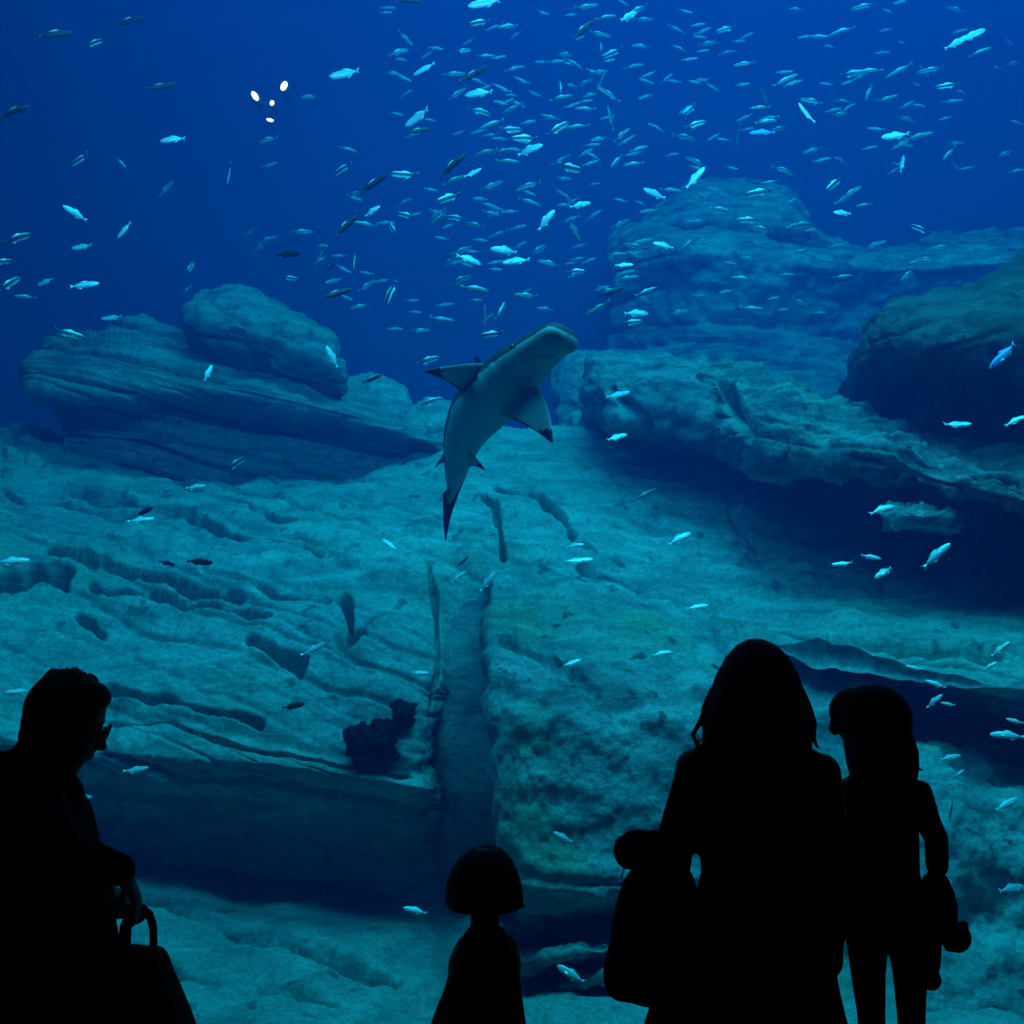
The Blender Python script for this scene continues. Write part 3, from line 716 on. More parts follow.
# fish one can point at: (px, py, length px, heading, kind, depth, label)
HAND = [
 (55, 34, 38, 18, 'd', 5.6, 'dark top-lit fish, left one of the two at the top left corner'),
 (128, 21, 34, 14, 'd', 5.7, 'dark top-lit fish, right one of the two at the top left corner'),
 (94, 43, 24, 8, 'o', 5.9, 'small greenish ringed fish between two dark fish at the top left'),
 (160, 87, 34, 18, 'd', 5.8, 'dark fish with lit back swimming left of the glowing reflections'),
 (13, 111, 42, 12, 'd', 5.3, 'large dark fish with lit back cut by the left edge'),
 (172, 139, 28, 187, 's', 6.2, 'plump silver fish heading left below the glowing reflections'),
 (80, 160, 26, 195, 'o', 6.1, 'pale ringed fish alone in open water at upper left'),
 (121, 163, 16, -45, 'f', 7.0, 'small faint fish diving right of the pale ringed fish'),
 (75, 213, 26, 152, 's', 6.2, 'bright silver fish slanting nose up to the left at upper left'),
 (124, 230, 22, 232, 's', 6.6, 'pale fish diving steeply to the left in open water at upper left'),
 (17, 238, 32, 14, 'o', 5.8, 'greenish ringed fish near the left edge, uppermost of three ringed ones'),
 (3, 262, 24, 0, 'o', 5.8, 'blue ringed fish cut by the left edge, middle of three ringed ones'),
 (9, 284, 28, 40, 'o', 5.8, 'greenish ringed fish near the left edge, lowest of three ringed ones'),
 (82, 247, 22, 190, 's', 6.8, 'plain silver fish over the bright curved fish on the left'),
 (45, 282, 18, 200, 's', 6.9, 'stubby pale fish between the left edge and the bright curved fish'),
 (84, 285, 32, 8, 's', 6.0, 'bright curved silver fish heading right above the layered boulder'),
 (70, 334, 30, -12, 'o', 6.2, 'ringed fish heading right just over the left end of the layered boulder'),
 (112, 318, 22, 186, 's', 7.6, 'silver fish touching the top plate of the layered boulder'),
 (25, 297, 22, 185, 'f', 7.2, 'faint pale fish low beside the left edge over the boulder'),
 (190, 268, 16, 60, 'o', 7.0, 'small green glinting fish alone above the tilted boulder'),
 (187, 290, 16, 45, 'f', 7.2, 'faint fish just under the green glinting fish'),
 (208, 373, 20, 72, 's', 6.4, 'bright silver fish rising before the tilted boulder'),
 (332, 357, 26, 118, 's', 6.6, 'bright silver fish standing steeply at the right end of the tilted boulder'),
 (345, 74, 36, 181, 's', 5.9, 'large silver fish right of the glowing reflections'),
 (484, 3, 36, 184, 's', 5.6, 'bright silver fish cut by the top edge in the middle'),
 (408, 0, 30, 3, 'd', 5.5, 'dark fish cut by the top edge left of the bright silver one'),
 (473, 75, 36, 26, 'd', 5.7, 'dark fish highest of the dark ones in the middle of the shoal'),
 (418, 131, 28, 20, 'd', 5.8, 'dark fish second from the top of the dark ones in the shoal'),
 (452, 165, 38, 33, 'd', 5.6, 'large dark fish with a lit edge in the middle of the shoal'),
 (373, 184, 34, 24, 'd', 5.7, 'dark fish just left of the large dark one with a lit edge'),
 (346, 226, 34, 44, 'd', 5.7, 'dark fish climbing steeply above the tilted boulder'),
 (288, 254, 28, -2, 'k', 5.9, 'black fish lying level above the tilted boulder'),
 (336, 294, 34, 24, 'd', 5.7, 'dark fish lowest of the dark ones, right of the tilted boulder top'),
 (372, 379, 22, 18, 'd', 6.3, 'dark fish over the small pale block left of the shark'),
 (331, 268, 12, 60, 'k', 6.6, 'tiny dark fish seen end on between the dark fish'),
 (195, 487, 24, 3, 's', 5.6, 'bright silver fish under the layered boulder, over the slope'),
 (140, 520, 28, 8, 's', 5.7, 'bright silver fish just below a black fish on the left slope'),
 (144, 512, 20, 28, 'k', 5.6, 'black fish riding right above a bright silver one on the left slope'),
 (235, 464, 26, 28, 'o', 6.4, 'dim ringed fish in the shade of the layered boulder'),
 (12, 561, 32, 6, 's', 5.4, 'bright silver fish by the black hole at the left edge'),
 (200, 562, 26, -3, 'k', 5.9, 'black fish, larger of two side by side on the left slope'),
 (167, 563, 16, -12, 'k', 6.0, 'black fish, smaller of two side by side on the left slope'),
 (313, 650, 28, 28, 's', 5.3, 'bright silver fish over the cracked rock in the left middle'),
 (293, 706, 22, 12, 'k', 5.6, 'black fish by the long crack above the shaded hollow'),
 (136, 770, 26, 12, 's', 5.2, 'bright silver fish in the hollow just right of the man'),
 (18, 692, 26, 180, 's', 5.0, 'bright silver fish at the left edge behind the head of the man'),
 (84, 797, 18, 0, 's', 4.9, 'small bright fish half hidden by the chest of the man'),
 (415, 910, 24, 170, 's', 4.8, 'bright silver fish left of the small girl with the bob'),
 (571, 974, 30, 152, 's', 4.6, 'bright silver fish low between the small girl and the shoulder bag'),
 (563, 837, 22, 152, 's', 4.9, 'bright silver fish above and right of the small girl with the bob'),
 (420, 673, 18, 2, 's', 5.6, 'small bright fish at the left lip of the vertical gully'),
 (663, 653, 22, 8, 's', 5.2, 'bright silver fish left of the long-haired woman at head height'),
 (572, 663, 20, 22, 's', 5.6, 'dull silver fish on the mottled buttress'),
 (390, 545, 22, 140, 's', 6.0, 'pale green fish diving right just below the crest left of the shark tail'),
 (458, 577, 20, 40, 's', 6.2, 'pale fish, lower left of three under the shark tail'),
 (462, 562, 18, 40, 'f', 6.2, 'faint fish, upper one of three under the shark tail'),
 (487, 582, 26, 52, 's', 5.7, 'bright fish rising steeply, rightmost of three under the shark tail'),
 (578, 561, 32, 10, 's', 5.6, 'large bright fish, lower of two below the slope crack right of centre'),
 (574, 545, 20, 4, 's', 5.8, 'small bright fish, upper of two below the slope crack right of centre'),
 (680, 538, 28, 28, 's', 5.7, 'silver fish on the slope left of the dark cave'),
 (697, 607, 24, 10, 's', 5.6, 'silver fish low on the slope above the long-haired woman'),
 (645, 495, 24, 28, 'f', 6.2, 'pale fish on the slope below the blunt block'),
 (617, 437, 24, 22, 's', 6.3, 'pale fish at the foot of the blunt block'),
 (883, 509, 30, 17, 's', 5.0, 'bright silver fish highest of the group before the dark cave'),
 (842, 564, 20, 180, 's', 5.0, 'bright silver fish leftmost of the group before the dark cave'),
 (871, 557, 20, -12, 's', 5.1, 'small bright fish at the middle top of the group before the dark cave'),
 (884, 572, 26, 212, 's', 5.0, 'bright silver fish lowest of the group before the dark cave'),
 (936, 555, 36, 40, 's', 5.0, 'large bright fish rightmost of the group before the dark cave'),
 (957, 425, 32, 7, 's', 5.2, 'bright silver fish on the ledge under the dark overhang'),
 (1016, 420, 26, 22, 's', 5.2, 'bright silver fish at the right edge on the ledge'),
 (914, 668, 18, 165, 's', 5.0, 'bright fish, highest of four by the lower right crevice'),
 (936, 684, 20, 158, 's', 5.0, 'bright slim fish, second of four by the lower right crevice'),
 (934, 701, 20, 40, 's', 5.2, 'dull tumbling fish, third of four by the lower right crevice'),
 (948, 704, 14, 170, 's', 5.2, 'small dull fish, lowest of four by the lower right crevice'),
 (1000, 649, 22, 42, 's', 4.8, 'bright fish, upper of a pair at the right edge over the crevice'),
 (990, 666, 16, 30, 's', 4.9, 'small bright fish, lower of a pair at the right edge over the crevice'),
 (1008, 735, 32, 178, 's', 4.7, 'large bright fish at the right edge on the speckled wall'),
 (1015, 721, 16, 165, 's', 4.8, 'small bright fish right above a large one at the right edge'),
 (950, 758, 24, 12, 's', 4.7, 'bright fish, upper of two right of the girl with the toy'),
 (957, 775, 16, 42, 's', 4.7, 'small bright fish, lower of two right of the girl with the toy'),
 (1007, 804, 28, 24, 's', 4.8, 'bluish fish low at the right edge on the speckled wall'),
 (1012, 889, 32, 4, 's', 4.7, 'silver fish lowest at the right edge, level with the soft toy'),
 (950, 812, 20, 70, 'f', 4.9, 'faint fish standing upright right of the arm of the girl'),
 (622, 874, 18, 72, 'f', 4.7, 'thin pale fish upright beside the rolled jacket'),
 (973, 35, 28, 22, 's', 6.0, 'bright greenish fish highest on the far right'),
 (895, 136, 30, 186, 's', 6.2, 'bright fish heading left in the right part of the shoal'),
 (695, 178, 30, 48, 's', 6.0, 'large bright fish rising over the left end of the far terraces'),
 (762, 132, 26, 172, 'b', 6.4, 'blue tinted fish in the right part of the shoal'),
 (902, 164, 20, 78, 'b', 6.4, 'small blue fish standing upright over the far terraces'),
 (920, 229, 26, 170, 'o', 7.0, 'round greenish fish in front of the far terraces'),
 (1004, 355, 46, 222, 'b', 5.2, 'long blue fish at the right edge before the dark overhang'),
 (583, 30, 34, 46, 'd', 5.9, 'greenish dark fish climbing steeply near the top middle'),
 (606, 17, 24, 8, 'f', 6.2, 'pale fish at the nose of the greenish dark fish'),
 (628, 17, 26, 38, 's', 6.2, 'pale fish rising right of the greenish dark fish'),
 (546, 220, 28, 50, 's', 6.2, 'silver fish rising steeply over the head of the shark'),
 (516, 261, 30, 182, 's', 6.2, 'plump silver fish heading left over the shark'),
 (478, 93, 30, 178, 's', 6.2, 'silver fish, rightmost pale one under the top middle edge'),
 (424, 69, 26, 200, 's', 6.3, 'pale fish below and left of the bright one at the top edge'),
 (404, 175, 32, 172, 'o', 6.2, 'ringed fish beside the dark fish in the middle of the shoal'),
 (372, 211, 20, 28, 's', 6.4, 'bright silver fish right above the steep dark fish'),
 (492, 334, 24, 190, 'o', 6.2, 'ringed fish at the nape of the shark'),
 (428, 360, 26, 12, 'o', 6.6, 'ringed fish above the left fin tip of the shark'),
 (432, 401, 26, 14, 'o', 6.6, 'ringed fish below the left fin of the shark'),
 (624, 265, 20, 2, 's', 6.4, 'bright turquoise fish at the left foot of the far terraces'),
 (664, 245, 24, 172, 's', 6.6, 'bright turquoise fish on the left end of the far terraces'),
 (580, 205, 24, 12, 's', 6.6, 'plain silver fish between the shark and the far terraces'),
 (610, 292, 32, 18, 'd', 6.4, 'dim dark fish above the blunt block'),
 (637, 313, 26, 6, 's', 6.8, 'silver fish swimming level above the blunt block'),
 (618, 395, 24, 10, 's', 6.6, 'silver fish against the face of the blunt block'),
]
for px, py, L, a, k, Y, lab in HAND:
    fish(px, py, L, a, k, lab, Y)

# the shoal: individuals placed by how thick the school is
def dens(x, y):
    d = 0.0
    d += 1.0 * math.exp(-((x - 790) / 200) ** 2 - ((y - 90) / 75) ** 2)
    d += 0.95 * math.exp(-((x - 560) / 130) ** 2 - ((y - 120) / 110) ** 2)
    d += 0.65 * math.exp(-((x - 470) / 150) ** 2 - ((y - 240) / 80) ** 2)
    d += 0.45 * math.exp(-((x - 320) / 60) ** 2 - ((y - 235) / 55) ** 2)
    d += 0.45 * math.exp(-((x - 720) / 170) ** 2 - ((y - 240) / 70) ** 2)
    d += 0.10 * math.exp(-((x - 100) / 90) ** 2 - ((y - 270) / 60) ** 2)
    return d
hand_xy = [(h[0], h[1]) for h in HAND]
def region(x, y):
    if x < 250: return ('faint silver fish scattered in open water over the left boulders', 'faint fish over the left boulders')
    if x < 420: return ('silver shoal fish in open water between the reflections and the tilted boulder', 'shoal fish above the tilted boulder')
    if y > 200 and x < 580: return ('silver shoal fish in the blue water just above the shark', 'shoal fish above the shark')
    if x < 580: return ('silver shoal fish in the top middle around the dark fish', 'shoal fish at the top middle')
    if y > 150: return ('silver shoal fish in front of the far hazy terraces', 'shoal fish before the far terraces')
    if x < 760: return ('silver shoal fish in the thick of the school above the far terraces', 'shoal fish above the far terraces')
    return ('silver shoal fish in the upper right corner water', 'shoal fish at the upper right')
placed = list(hand_xy); nshoal = 0
srng = random.Random(5)
far_list = []
while nshoal < 178:
    x, y = srng.uniform(5, 1018), srng.uniform(2, 380)
    if srng.random() > dens(x, y): continue
    if any(abs(x - a) < 15 and abs(y - b) < 7 for a, b in placed): continue
    if 500 < x < 590 and 318 < y or (y > 285 and (x < 345 or x > 870)) or y > 345: continue
    placed.append((x, y)); nshoal += 1
    Y = srng.uniform(5.8, 8.6)
    L = srng.uniform(19, 29) * (7.4 / (Y + 0.6)) ** 0.5
    a = srng.gauss(8, 14) + (180 if srng.random() < 0.45 else 0)
    if srng.random() < 0.07: a += srng.choice((50, -50, 70))
    lab, grp = region(x, y)
    if 'silver' in lab or True:
        fish(x, y, L, a, srng.choice('fftttfo' if Y > 6.4 else 'sttfo'), lab, Y, yaw=srng.uniform(-40, 40), group=grp)
# the furthest, faintest of the school: beyond counting
V, F = [], []
nf = 0
while nf < 190:
    x, y = srng.uniform(260, 1020), srng.uniform(2, 330)
    if srng.random() > dens(x, y): continue
    nf += 1
    Y = srng.uniform(8.2, 10.4)
    me = FISH['f'][srng.randrange(3)]
    M = fish_matrix(x, y, srng.uniform(13, 20), srng.gauss(6, 12) + (180 if srng.random() < .45 else 0), Y, srng.uniform(-45, 45), 0)
    o0 = len(V)
    V.extend([tuple(M @ v.co) for v in me.vertices])
    F.extend([tuple(o0 + i for i in p.vertices) for p in me.polygons])
far = link('fish_school', mesh_from(V, F), plain('far_fish_silver', (0.34, 0.42, 0.44), 0.5, 0.3))
tag(far, 'far faint school of tiny silver fish deep in the blue water', 'fish school', kind='stuff')

# ------------------------------------------------------------------ the shark
S_back = plain('shark_back', (0.045, 0.05, 0.05), 0.6, 0.2, 0.2, 8)
S_belly = plain('shark_belly', (0.34, 0.38, 0.36), 0.6, 0.2, 0.12, 5)
S_black = plain('shark_fin_black', (0.006, 0.006, 0.007), 0.6, 0.2)
ax = [P(569, 334, 5.20), P(551, 344, 5.30), P(530, 359, 5.46), P(507, 383, 5.66), P(484, 408, 5.88), P(468, 432, 6.06), P(460, 455, 6.22), P(456, 475, 6.36), P(453, 488, 6.46), P(449, 502, 6.54)]
#       half-width px, half-height px
wd = [(6, 4), (25, 15), (32, 20), (37, 26), (34, 27), (25, 21), (17, 15), (11, 10), (6, 7), (2, 3)]
A = np.array([list(v) for v in ax]); Wd = np.array(wd, float)
Wd = Wd * (A[:, 1:2] / FPX)
NR, NS = 130, 72
tv = np.linspace(0, len(ax) - 1, NR) ** 1.0
tv = np.concatenate([np.linspace(0, 1, 30)[:-1] ** 1.5, np.linspace(1, len(ax) - 1, NR - 29)])
C_ = catmull(A, tv); W_ = np.maximum(catmull(Wd, tv), 0.004)
W_[:30] = W_[:30]  # rounded snout
for i in range(29):
    q = tv[i]
    e = math.sqrt(max(0.0, 1 - (1 - min(1, q)) ** 2.4))
    W_[i] = np.array([Wd[1][0], Wd[1][1]]) * max(e, 0.03)
T_ = np.gradient(C_, axis=0); T_ /= np.linalg.norm(T_, axis=1, keepdims=True)
belly_dir = np.array([0.56, -0.80, -0.40])       # the belly faces the pane and down
V, F, MI = [], [], []
sides, bells = [], []
for i in range(NR):
    t = T_[i]; b_ = belly_dir - t * (belly_dir @ t); b_ /= np.linalg.norm(b_)
    s_ = np.cross(t, b_); sides.append(s_); bells.append(b_)
    w_, h_ = W_[i]
    for k in range(NS):
        a = 2 * math.pi * k / NS
        cx, cz = math.cos(a), math.sin(a)
        hz = h_ * (0.80 if cz > 0 else 1.05)      # flatter belly
        p = C_[i] + s_ * w_ * np.sign(cx) * abs(cx) ** 0.9 + b_ * hz * np.sign(cz) * abs(cz) ** 0.95
        # mouth groove: a crescent across the underside of the head
        if cz > 0.3 and tv[i] < 2.2:
            m_ = tv[i] - (1.05 + 1.1 * (cx ** 2))
            p = p - b_ * 0.016 * math.exp(-(m_ / 0.09) ** 2) * (1 if abs(cx) < 0.72 else 0)
        # gill slits
        if abs(cx) > 0.55 and -0.45 < cz < 0.62 and 2.3 < tv[i] < 3.4:
            ph = (tv[i] - 2.35) / 0.22
            if abs(ph - round(ph)) < 0.16 and round(ph) <= 4: p = p - s_ * np.sign(cx) * 0.010
        V.append(p)
for i in range(NR - 1):
    for k in range(NS):
        k2 = (k + 1) % NS
        F.append((i * NS + k, i * NS + k2, (i + 1) * NS + k2, (i + 1) * NS + k))
        cz = math.sin(2 * math.pi * (k + .5) / NS)
        MI.append(0 if cz < -0.12 + 0.05 * math.sin(i * 0.35) else 1)
V.append(C_[0] - T_[0] * 0.012); n0 = len(V) - 1
for k in range(NS): F.append((n0, (k + 1) % NS, k)); MI.append(1)
V.append(C_[-1] + T_[-1] * 0.02); n1 = len(V) - 1
o_ = (NR - 1) * NS
for k in range(NS): F.append((n1, o_ + k, o_ + (k + 1) % NS)); MI.append(2)
shark_me = mesh_from(V, F, 'shark_body')
for m_ in (S_back, S_belly, S_black): shark_me.materials.append(m_)
shark_me.polygons.foreach_set('material_index', MI)

def fin_mesh(rf, rb, tip, tip_w, th, black_from=0.78, base_mat=1, bow=0.12, back_mat=None, trail=0.18):
    """closed blade: rf/rb front and back of the root, swept leading edge, hollow trailing edge"""
    rf, rb, tip = (np.array(list(v)) for v in (rf, rb, tip))
    chord = rb - rf
    nrm = np.cross(chord, tip - rf); nrm /= np.linalg.norm(nrm)
    nu, nv = 22, 14
    span = (tip - rf)
    V, F, MI = [], [], []
    for i in range(nu):
        u = i / (nu - 1)
        lead = rf + span * u + chord * bow * (-math.sin(math.pi * u)) * 0.7
        te = rb + (tip + chord * tip_w - rb) * u - chord * trail * math.sin(math.pi * u)
        for k in range(nv):
            v = k / (nv - 1)
            V.append((lead + (te - lead) * v, u, v))
    pts = []
    for s in (1, -1):
        for (p, u, v) in V:
            t_ = th * (1 - 0.8 * u) * (math.sin(math.pi * min(1, max(0, v)) ** 0.6) + 0.06)
            pts.append(p + nrm * s * t_)
    n = nu * nv
    for s in (0, 1):
        for i in range(nu - 1):
            for k in range(nv - 1):
                q = [s * n + i * nv + k, s * n + i * nv + k + 1, s * n + (i + 1) * nv + k + 1, s * n + (i + 1) * nv + k]
                F.append(q if s == 0 else q[::-1])
                u, v = (i + .5) / (nu - 1), (k + .5) / (nv - 1)
                MI.append(2 if u + 0.10 * (v - 0.3) > black_from or v > 0.93 and u > 0.3 else base_mat)
    ring = [k for k in range(nv)] + [i * nv + nv - 1 for i in range(1, nu)] + [(nu - 1) * nv + k for k in range(nv - 2, -1, -1)] + [i * nv for i in range(nu - 2, 0, -1)]
    for a, b in zip(ring, ring[1:] + ring[:1]):
        F.append([b, a, n + a, n + b]); MI.append(MI[0] if base_mat != 2 else 2)
    me = mesh_from(pts, F, 'fin')
    for m_ in (S_back, S_belly, S_black): me.materials.append(m_)
    me.polygons.foreach_set('material_index', MI)
    bm = bmesh.new(); bm.from_mesh(me); bmesh.ops.recalc_face_normals(bm, faces=bm.faces); bm.to_mesh(me); bm.free()
    return me

fins = [
    fin_mesh(P(502, 364, 5.60), P(472, 403, 5.84), P(424, 371, 5.45), 0.02, 0.020, 0.78, trail=0.10),             # pectoral, left in view
    fin_mesh(P(537, 385, 5.52), P(494, 413, 5.82), P(553, 442, 5.35), 0.03, 0.020, 0.78, trail=0.08),             # pectoral, right in view
    fin_mesh(P(492, 378, 5.95), P(474, 402, 6.10), P(476, 356, 6.22), 0.10, 0.014, 0.60, 0),          # dorsal, behind
    fin_mesh(P(450, 446, 6.15), P(450, 464, 6.28), P(435, 467, 6.22), 0.05, 0.008, 0.62),             # pelvic
    fin_mesh(P(468, 450, 6.12), P(464, 468, 6.26), P(485, 470, 6.10), 0.06, 0.009, 0.66),             # pelvic
    fin_mesh(P(455, 474, 6.34), P(452, 486, 6.42), P(447, 502, 6.36), 0.05, 0.006, 0.5),              # anal
    fin_mesh(P(467, 474, 6.44), P(443, 493, 6.50), P(446, 541, 6.70), 0.03, 0.012, -1, 2, bow=-0.22, trail=-0.04),  # upper tail lobe
    fin_mesh(P(454, 482, 6.44), P(447, 494, 6.50), P(440, 500, 6.42), 0.04, 0.007, 0.3, 1),          # lower tail lobe
]
def join_union(base, others):
    """weld the fins to the body so that the skin is one closed surface"""
    bo = bpy.data.objects.new('tmp_base', base); COL.objects.link(bo)
    cur = base
    for f_ in others:
        fo = bpy.data.objects.new('tmp_fin', f_); COL.objects.link(fo)
        md = bo.modifiers.new('u', 'BOOLEAN'); md.operation = 'UNION'; md.solver = 'EXACT'; md.object = fo
        dg = bpy.context.evaluated_depsgraph_get(); dg.update()
        nm = bpy.data.meshes.new_from_object(bo.evaluated_get(dg))
        bo.modifiers.clear()
        ok = len(nm.vertices) > len(cur.vertices) * 0.9
        if not ok:
            bm = bmesh.new(); bm.from_mesh(cur); bm.from_mesh(f_); nm = bpy.data.meshes.new('j'); bm.to_mesh(nm); bm.free()
            for m_ in (S_back, S_belly, S_black): nm.materials.append(m_)
        bo.data = nm; cur = nm
        bpy.data.objects.remove(fo)
    bpy.data.objects.remove(bo)
    return cur
shark_me = join_union(shark_me, fins)
sh = empty('shark', tuple(C_[40]))
tag(sh, 'black-tipped reef shark seen from below, swimming up over the rock slope', 'shark')
bo = link('body', shark_me, None, sh)
# eyes
for side in (1, -1):
    i = 38
    p = C_[i] + side * sides[i] * W_[i][0] * 0.93 - bells[i] * W_[i][1] * 0.30
    bm = bmesh.new(); bmesh.ops.create_icosphere(bm, subdivisions=2, radius=0.016, matrix=Matrix.Translation(Vector(p)))
    me = bpy.data.meshes.new('eye'); bm.to_mesh(me); bm.free()
    link('eye', me, F_eye, sh)

# ------------------------------------------------------------------ pane reflections imitated by added glowing beads in the water, dark growth on the slope
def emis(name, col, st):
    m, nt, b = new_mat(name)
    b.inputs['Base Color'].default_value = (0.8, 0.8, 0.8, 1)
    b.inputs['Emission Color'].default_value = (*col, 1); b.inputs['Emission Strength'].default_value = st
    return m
reflection_glow = emis('reflection_glow', (1.0, 0.17, 0.085), 9)
reflection_backing = plain('reflection_backing', (0.02, 0.05, 0.08), 0.5, 0.3)
def bead_mesh(c, r, sx, ang):
    bm = bmesh.new(); bmesh.ops.create_uvsphere(bm, u_segments=20, v_segments=12, radius=r)
    bmesh.ops.transform(bm, matrix=Matrix.Translation(c) @ Matrix.Rotation(R(ang), 4, 'Y') @ Matrix.Diagonal((sx, 0.6, 1, 1)), verts=bm.verts)
    me = bpy.data.meshes.new('lens'); bm.to_mesh(me); bm.free(); return me
def water_reflection(px, py, Y, r, sx, ang, label):  # added glow standing in for a reflection in the pane
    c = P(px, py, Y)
    e = empty('reflection', tuple(c))
    tag(e, label, 'reflection', 'glowing reflections set in the far water')
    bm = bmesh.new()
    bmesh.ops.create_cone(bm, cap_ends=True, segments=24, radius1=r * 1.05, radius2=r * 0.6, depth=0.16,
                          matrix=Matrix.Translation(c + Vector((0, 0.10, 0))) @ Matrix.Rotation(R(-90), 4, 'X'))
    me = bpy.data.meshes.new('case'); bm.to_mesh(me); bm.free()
    link('backing', me, reflection_backing, e)
    link('lens', bead_mesh(c, r, sx, ang), reflection_glow, e)  # glowing bead imitating the reflected light
water_reflection(255, 96, 9.0, 0.050, 0.50, -35, 'warm white reflection, leftmost of the glowing cluster at upper left')
water_reflection(284, 86, 9.0, 0.046, 0.60, 25, 'warm white reflection, highest of the glowing cluster at upper left')
water_reflection(272, 103, 9.1, 0.026, 0.8, 10, 'small dim reflection in the middle of the glowing cluster')
water_reflection(270, 120, 9.1, 0.016, 2.2, 14, 'small reflection lowest in the glowing cluster')
# ------------------------------------------------------------------ visitors
def smooth_ring_mesh(rings, cap=True):
    """rings: list of lists of points (equal count)"""
    n = len(rings[0]); V = [p for r in rings for p in r]; F = []
    for i in range(len(rings) - 1):
        for k in range(n):
            F.append((i * n + k, i * n + (k + 1) % n, (i + 1) * n + (k + 1) % n, (i + 1) * n + k))
    if cap:
        F.append(tuple(reversed(range(n)))); o = (len(rings) - 1) * n; F.append(tuple(o + k for k in range(n)))
    return V, F

def capsule(p0, r0, p1, r1, n=16):
    p0, p1 = Vector(p0), Vector(p1)
    d = p1 - p0
    if d.length < 1e-6: d = Vector((0, 0, 1e-4))
    t = d.normalized(); a = t.orthogonal().normalized(); b = t.cross(a)
    rings = []
    for q in (80, 60, 40, 20): 
        rings.append((p0 - t * r0 * math.sin(R(q)), r0 * math.cos(R(q))))
    for f in (0, .25, .5, .75, 1): rings.append((p0 + d * f, r0 + (r1 - r0) * f))
    for q in (20, 40, 60, 80): rings.append((p1 + t * r1 * math.sin(R(q)), r1 * math.cos(R(q))))
    return smooth_ring_mesh([[c + (a * math.cos(2 * math.pi * k / n) + b * math.sin(2 * math.pi * k / n)) * r for k in range(n)] for c, r in rings])

def ellipsoid(c, rad, rot=None, n=20):
    c = Vector(c); rot = rot or Matrix.Identity(3)
    rings = []
    for i in range(1, 12):
        th = math.pi * i / 12
        rings.append([c + rot @ Vector((rad[0] * math.sin(th) * math.cos(2 * math.pi * k / n), rad[1] * math.sin(th) * math.sin(2 * math.pi * k / n), -rad[2] * math.cos(th))) for k in range(n)])
    return smooth_ring_mesh(rings)

def loft(secs, n=28, sq=2.0):
    """secs: (centre, half-width x, half-depth y[, turn]) horizontal sections stacked bottom to top"""
    rings = []
    for s in secs:
        c, rx, ry = Vector(s[0]), s[1], s[2]
        q = R(s[3]) if len(s) > 3 else 0
        ring = []
        for k in range(n):
            a = 2 * math.pi * k / n
            x = rx * math.copysign(abs(math.cos(a)) ** (2 / sq), math.cos(a)); y = ry * math.copysign(abs(math.sin(a)) ** (2 / sq), math.sin(a))
            ring.append(c + Vector((x * math.cos(q) - y * math.sin(q), x * math.sin(q) + y * math.cos(q), 0)))
        rings.append(ring)
    return smooth_ring_mesh(rings)

def blob(name, pieces, voxel, mat, parent=None, smooth=3, ripple=None):
    """weld overlapping closed pieces into ONE continuous skin"""
    V, F = [], []
    for v, f in pieces:
        o = len(V); V.extend(v); F.extend([tuple(o + i for i in q) for q in f])
    me = mesh_from(V, F, name)
    bm = bmesh.new(); bm.from_mesh(me); bmesh.ops.recalc_face_normals(bm, faces=bm.faces); bm.to_mesh(me); bm.free()
    o = bpy.data.objects.new('tmp', me); COL.objects.link(o)
    md = o.modifiers.new('r', 'REMESH'); md.mode = 'VOXEL'; md.voxel_size = voxel
    sm = o.modifiers.new('s', 'SMOOTH'); sm.factor = 0.5; sm.iterations = smooth
    dg = bpy.context.evaluated_depsgraph_get(); dg.update()
    nm = bpy.data.meshes.new_from_object(o.evaluated_get(dg)); nm.name = name
    bpy.data.objects.remove(o)
    if ripple:
        co = np.empty(len(nm.vertices) * 3); nm.vertices.foreach_get('co', co); co = co.reshape(-1, 3)
        no = np.empty(len(nm.vertices) * 3); nm.vertices.foreach_get('normal', no); no = no.reshape(-1, 3)
        co += no * (fbm(co * np.array(ripple[1]), 3) * ripple[0])[:, None]
        nm.vertices.foreach_set('co', co.ravel()); nm.update()
    return link(name, nm, mat, parent)

def frame(f, up=Vector((0, 0, 1))):
    """columns: side (left of facing), facing, up"""
    f = Vector(f).normalized(); u = (up - f * up.dot(f)).normalized(); s = u.cross(f) * -1
    return Matrix((s, f, u)).transposed()

def head_pieces(c, H, facing, tilt_up=Vector((0, 0, 1))):
    """c: centre of the skull, H: head height chin to crown; local x = side, y = facing, z = up"""
    M = frame(facing, tilt_up)
    def W(x, y, z): return Vector(c) + M @ Vector((x * H, y * H, z * H))
    E = lambda p, r: ellipsoid(W(*p), tuple(q * H for q in r), M)
    out = [E((0, -0.05, 0.10), (0.335, 0.40, 0.40)),            # cranium
           E((0, 0.08, -0.16), (0.27, 0.29, 0.30)),             # face
           E((0, 0.15, -0.38), (0.15, 0.15, 0.12)),             # chin
           E((0, 0.28, 0.10), (0.20, 0.08, 0.05)),              # brow
           capsule(W(0, 0.35, 0.02), 0.025 * H, W(0, 0.42, -0.13), 0.045 * H),   # nose
           E((0.05, 0.39, -0.14), (0.03, 0.03, 0.025)), E((-0.05, 0.39, -0.14), (0.03, 0.03, 0.025)),
           E((0, 0.335, -0.235), (0.085, 0.04, 0.018)), E((0, 0.33, -0.275), (0.07, 0.04, 0.022)),   # lips
           E((0.13, 0.27, 0.0), (0.055, 0.045, 0.03)), E((-0.13, 0.27, 0.0), (0.055, 0.045, 0.03)),  # eyes
           E((0.33, -0.02, -0.06), (0.035, 0.075, 0.115)), E((-0.33, -0.02, -0.06), (0.035, 0.075, 0.115))]  # ears
    return out, W

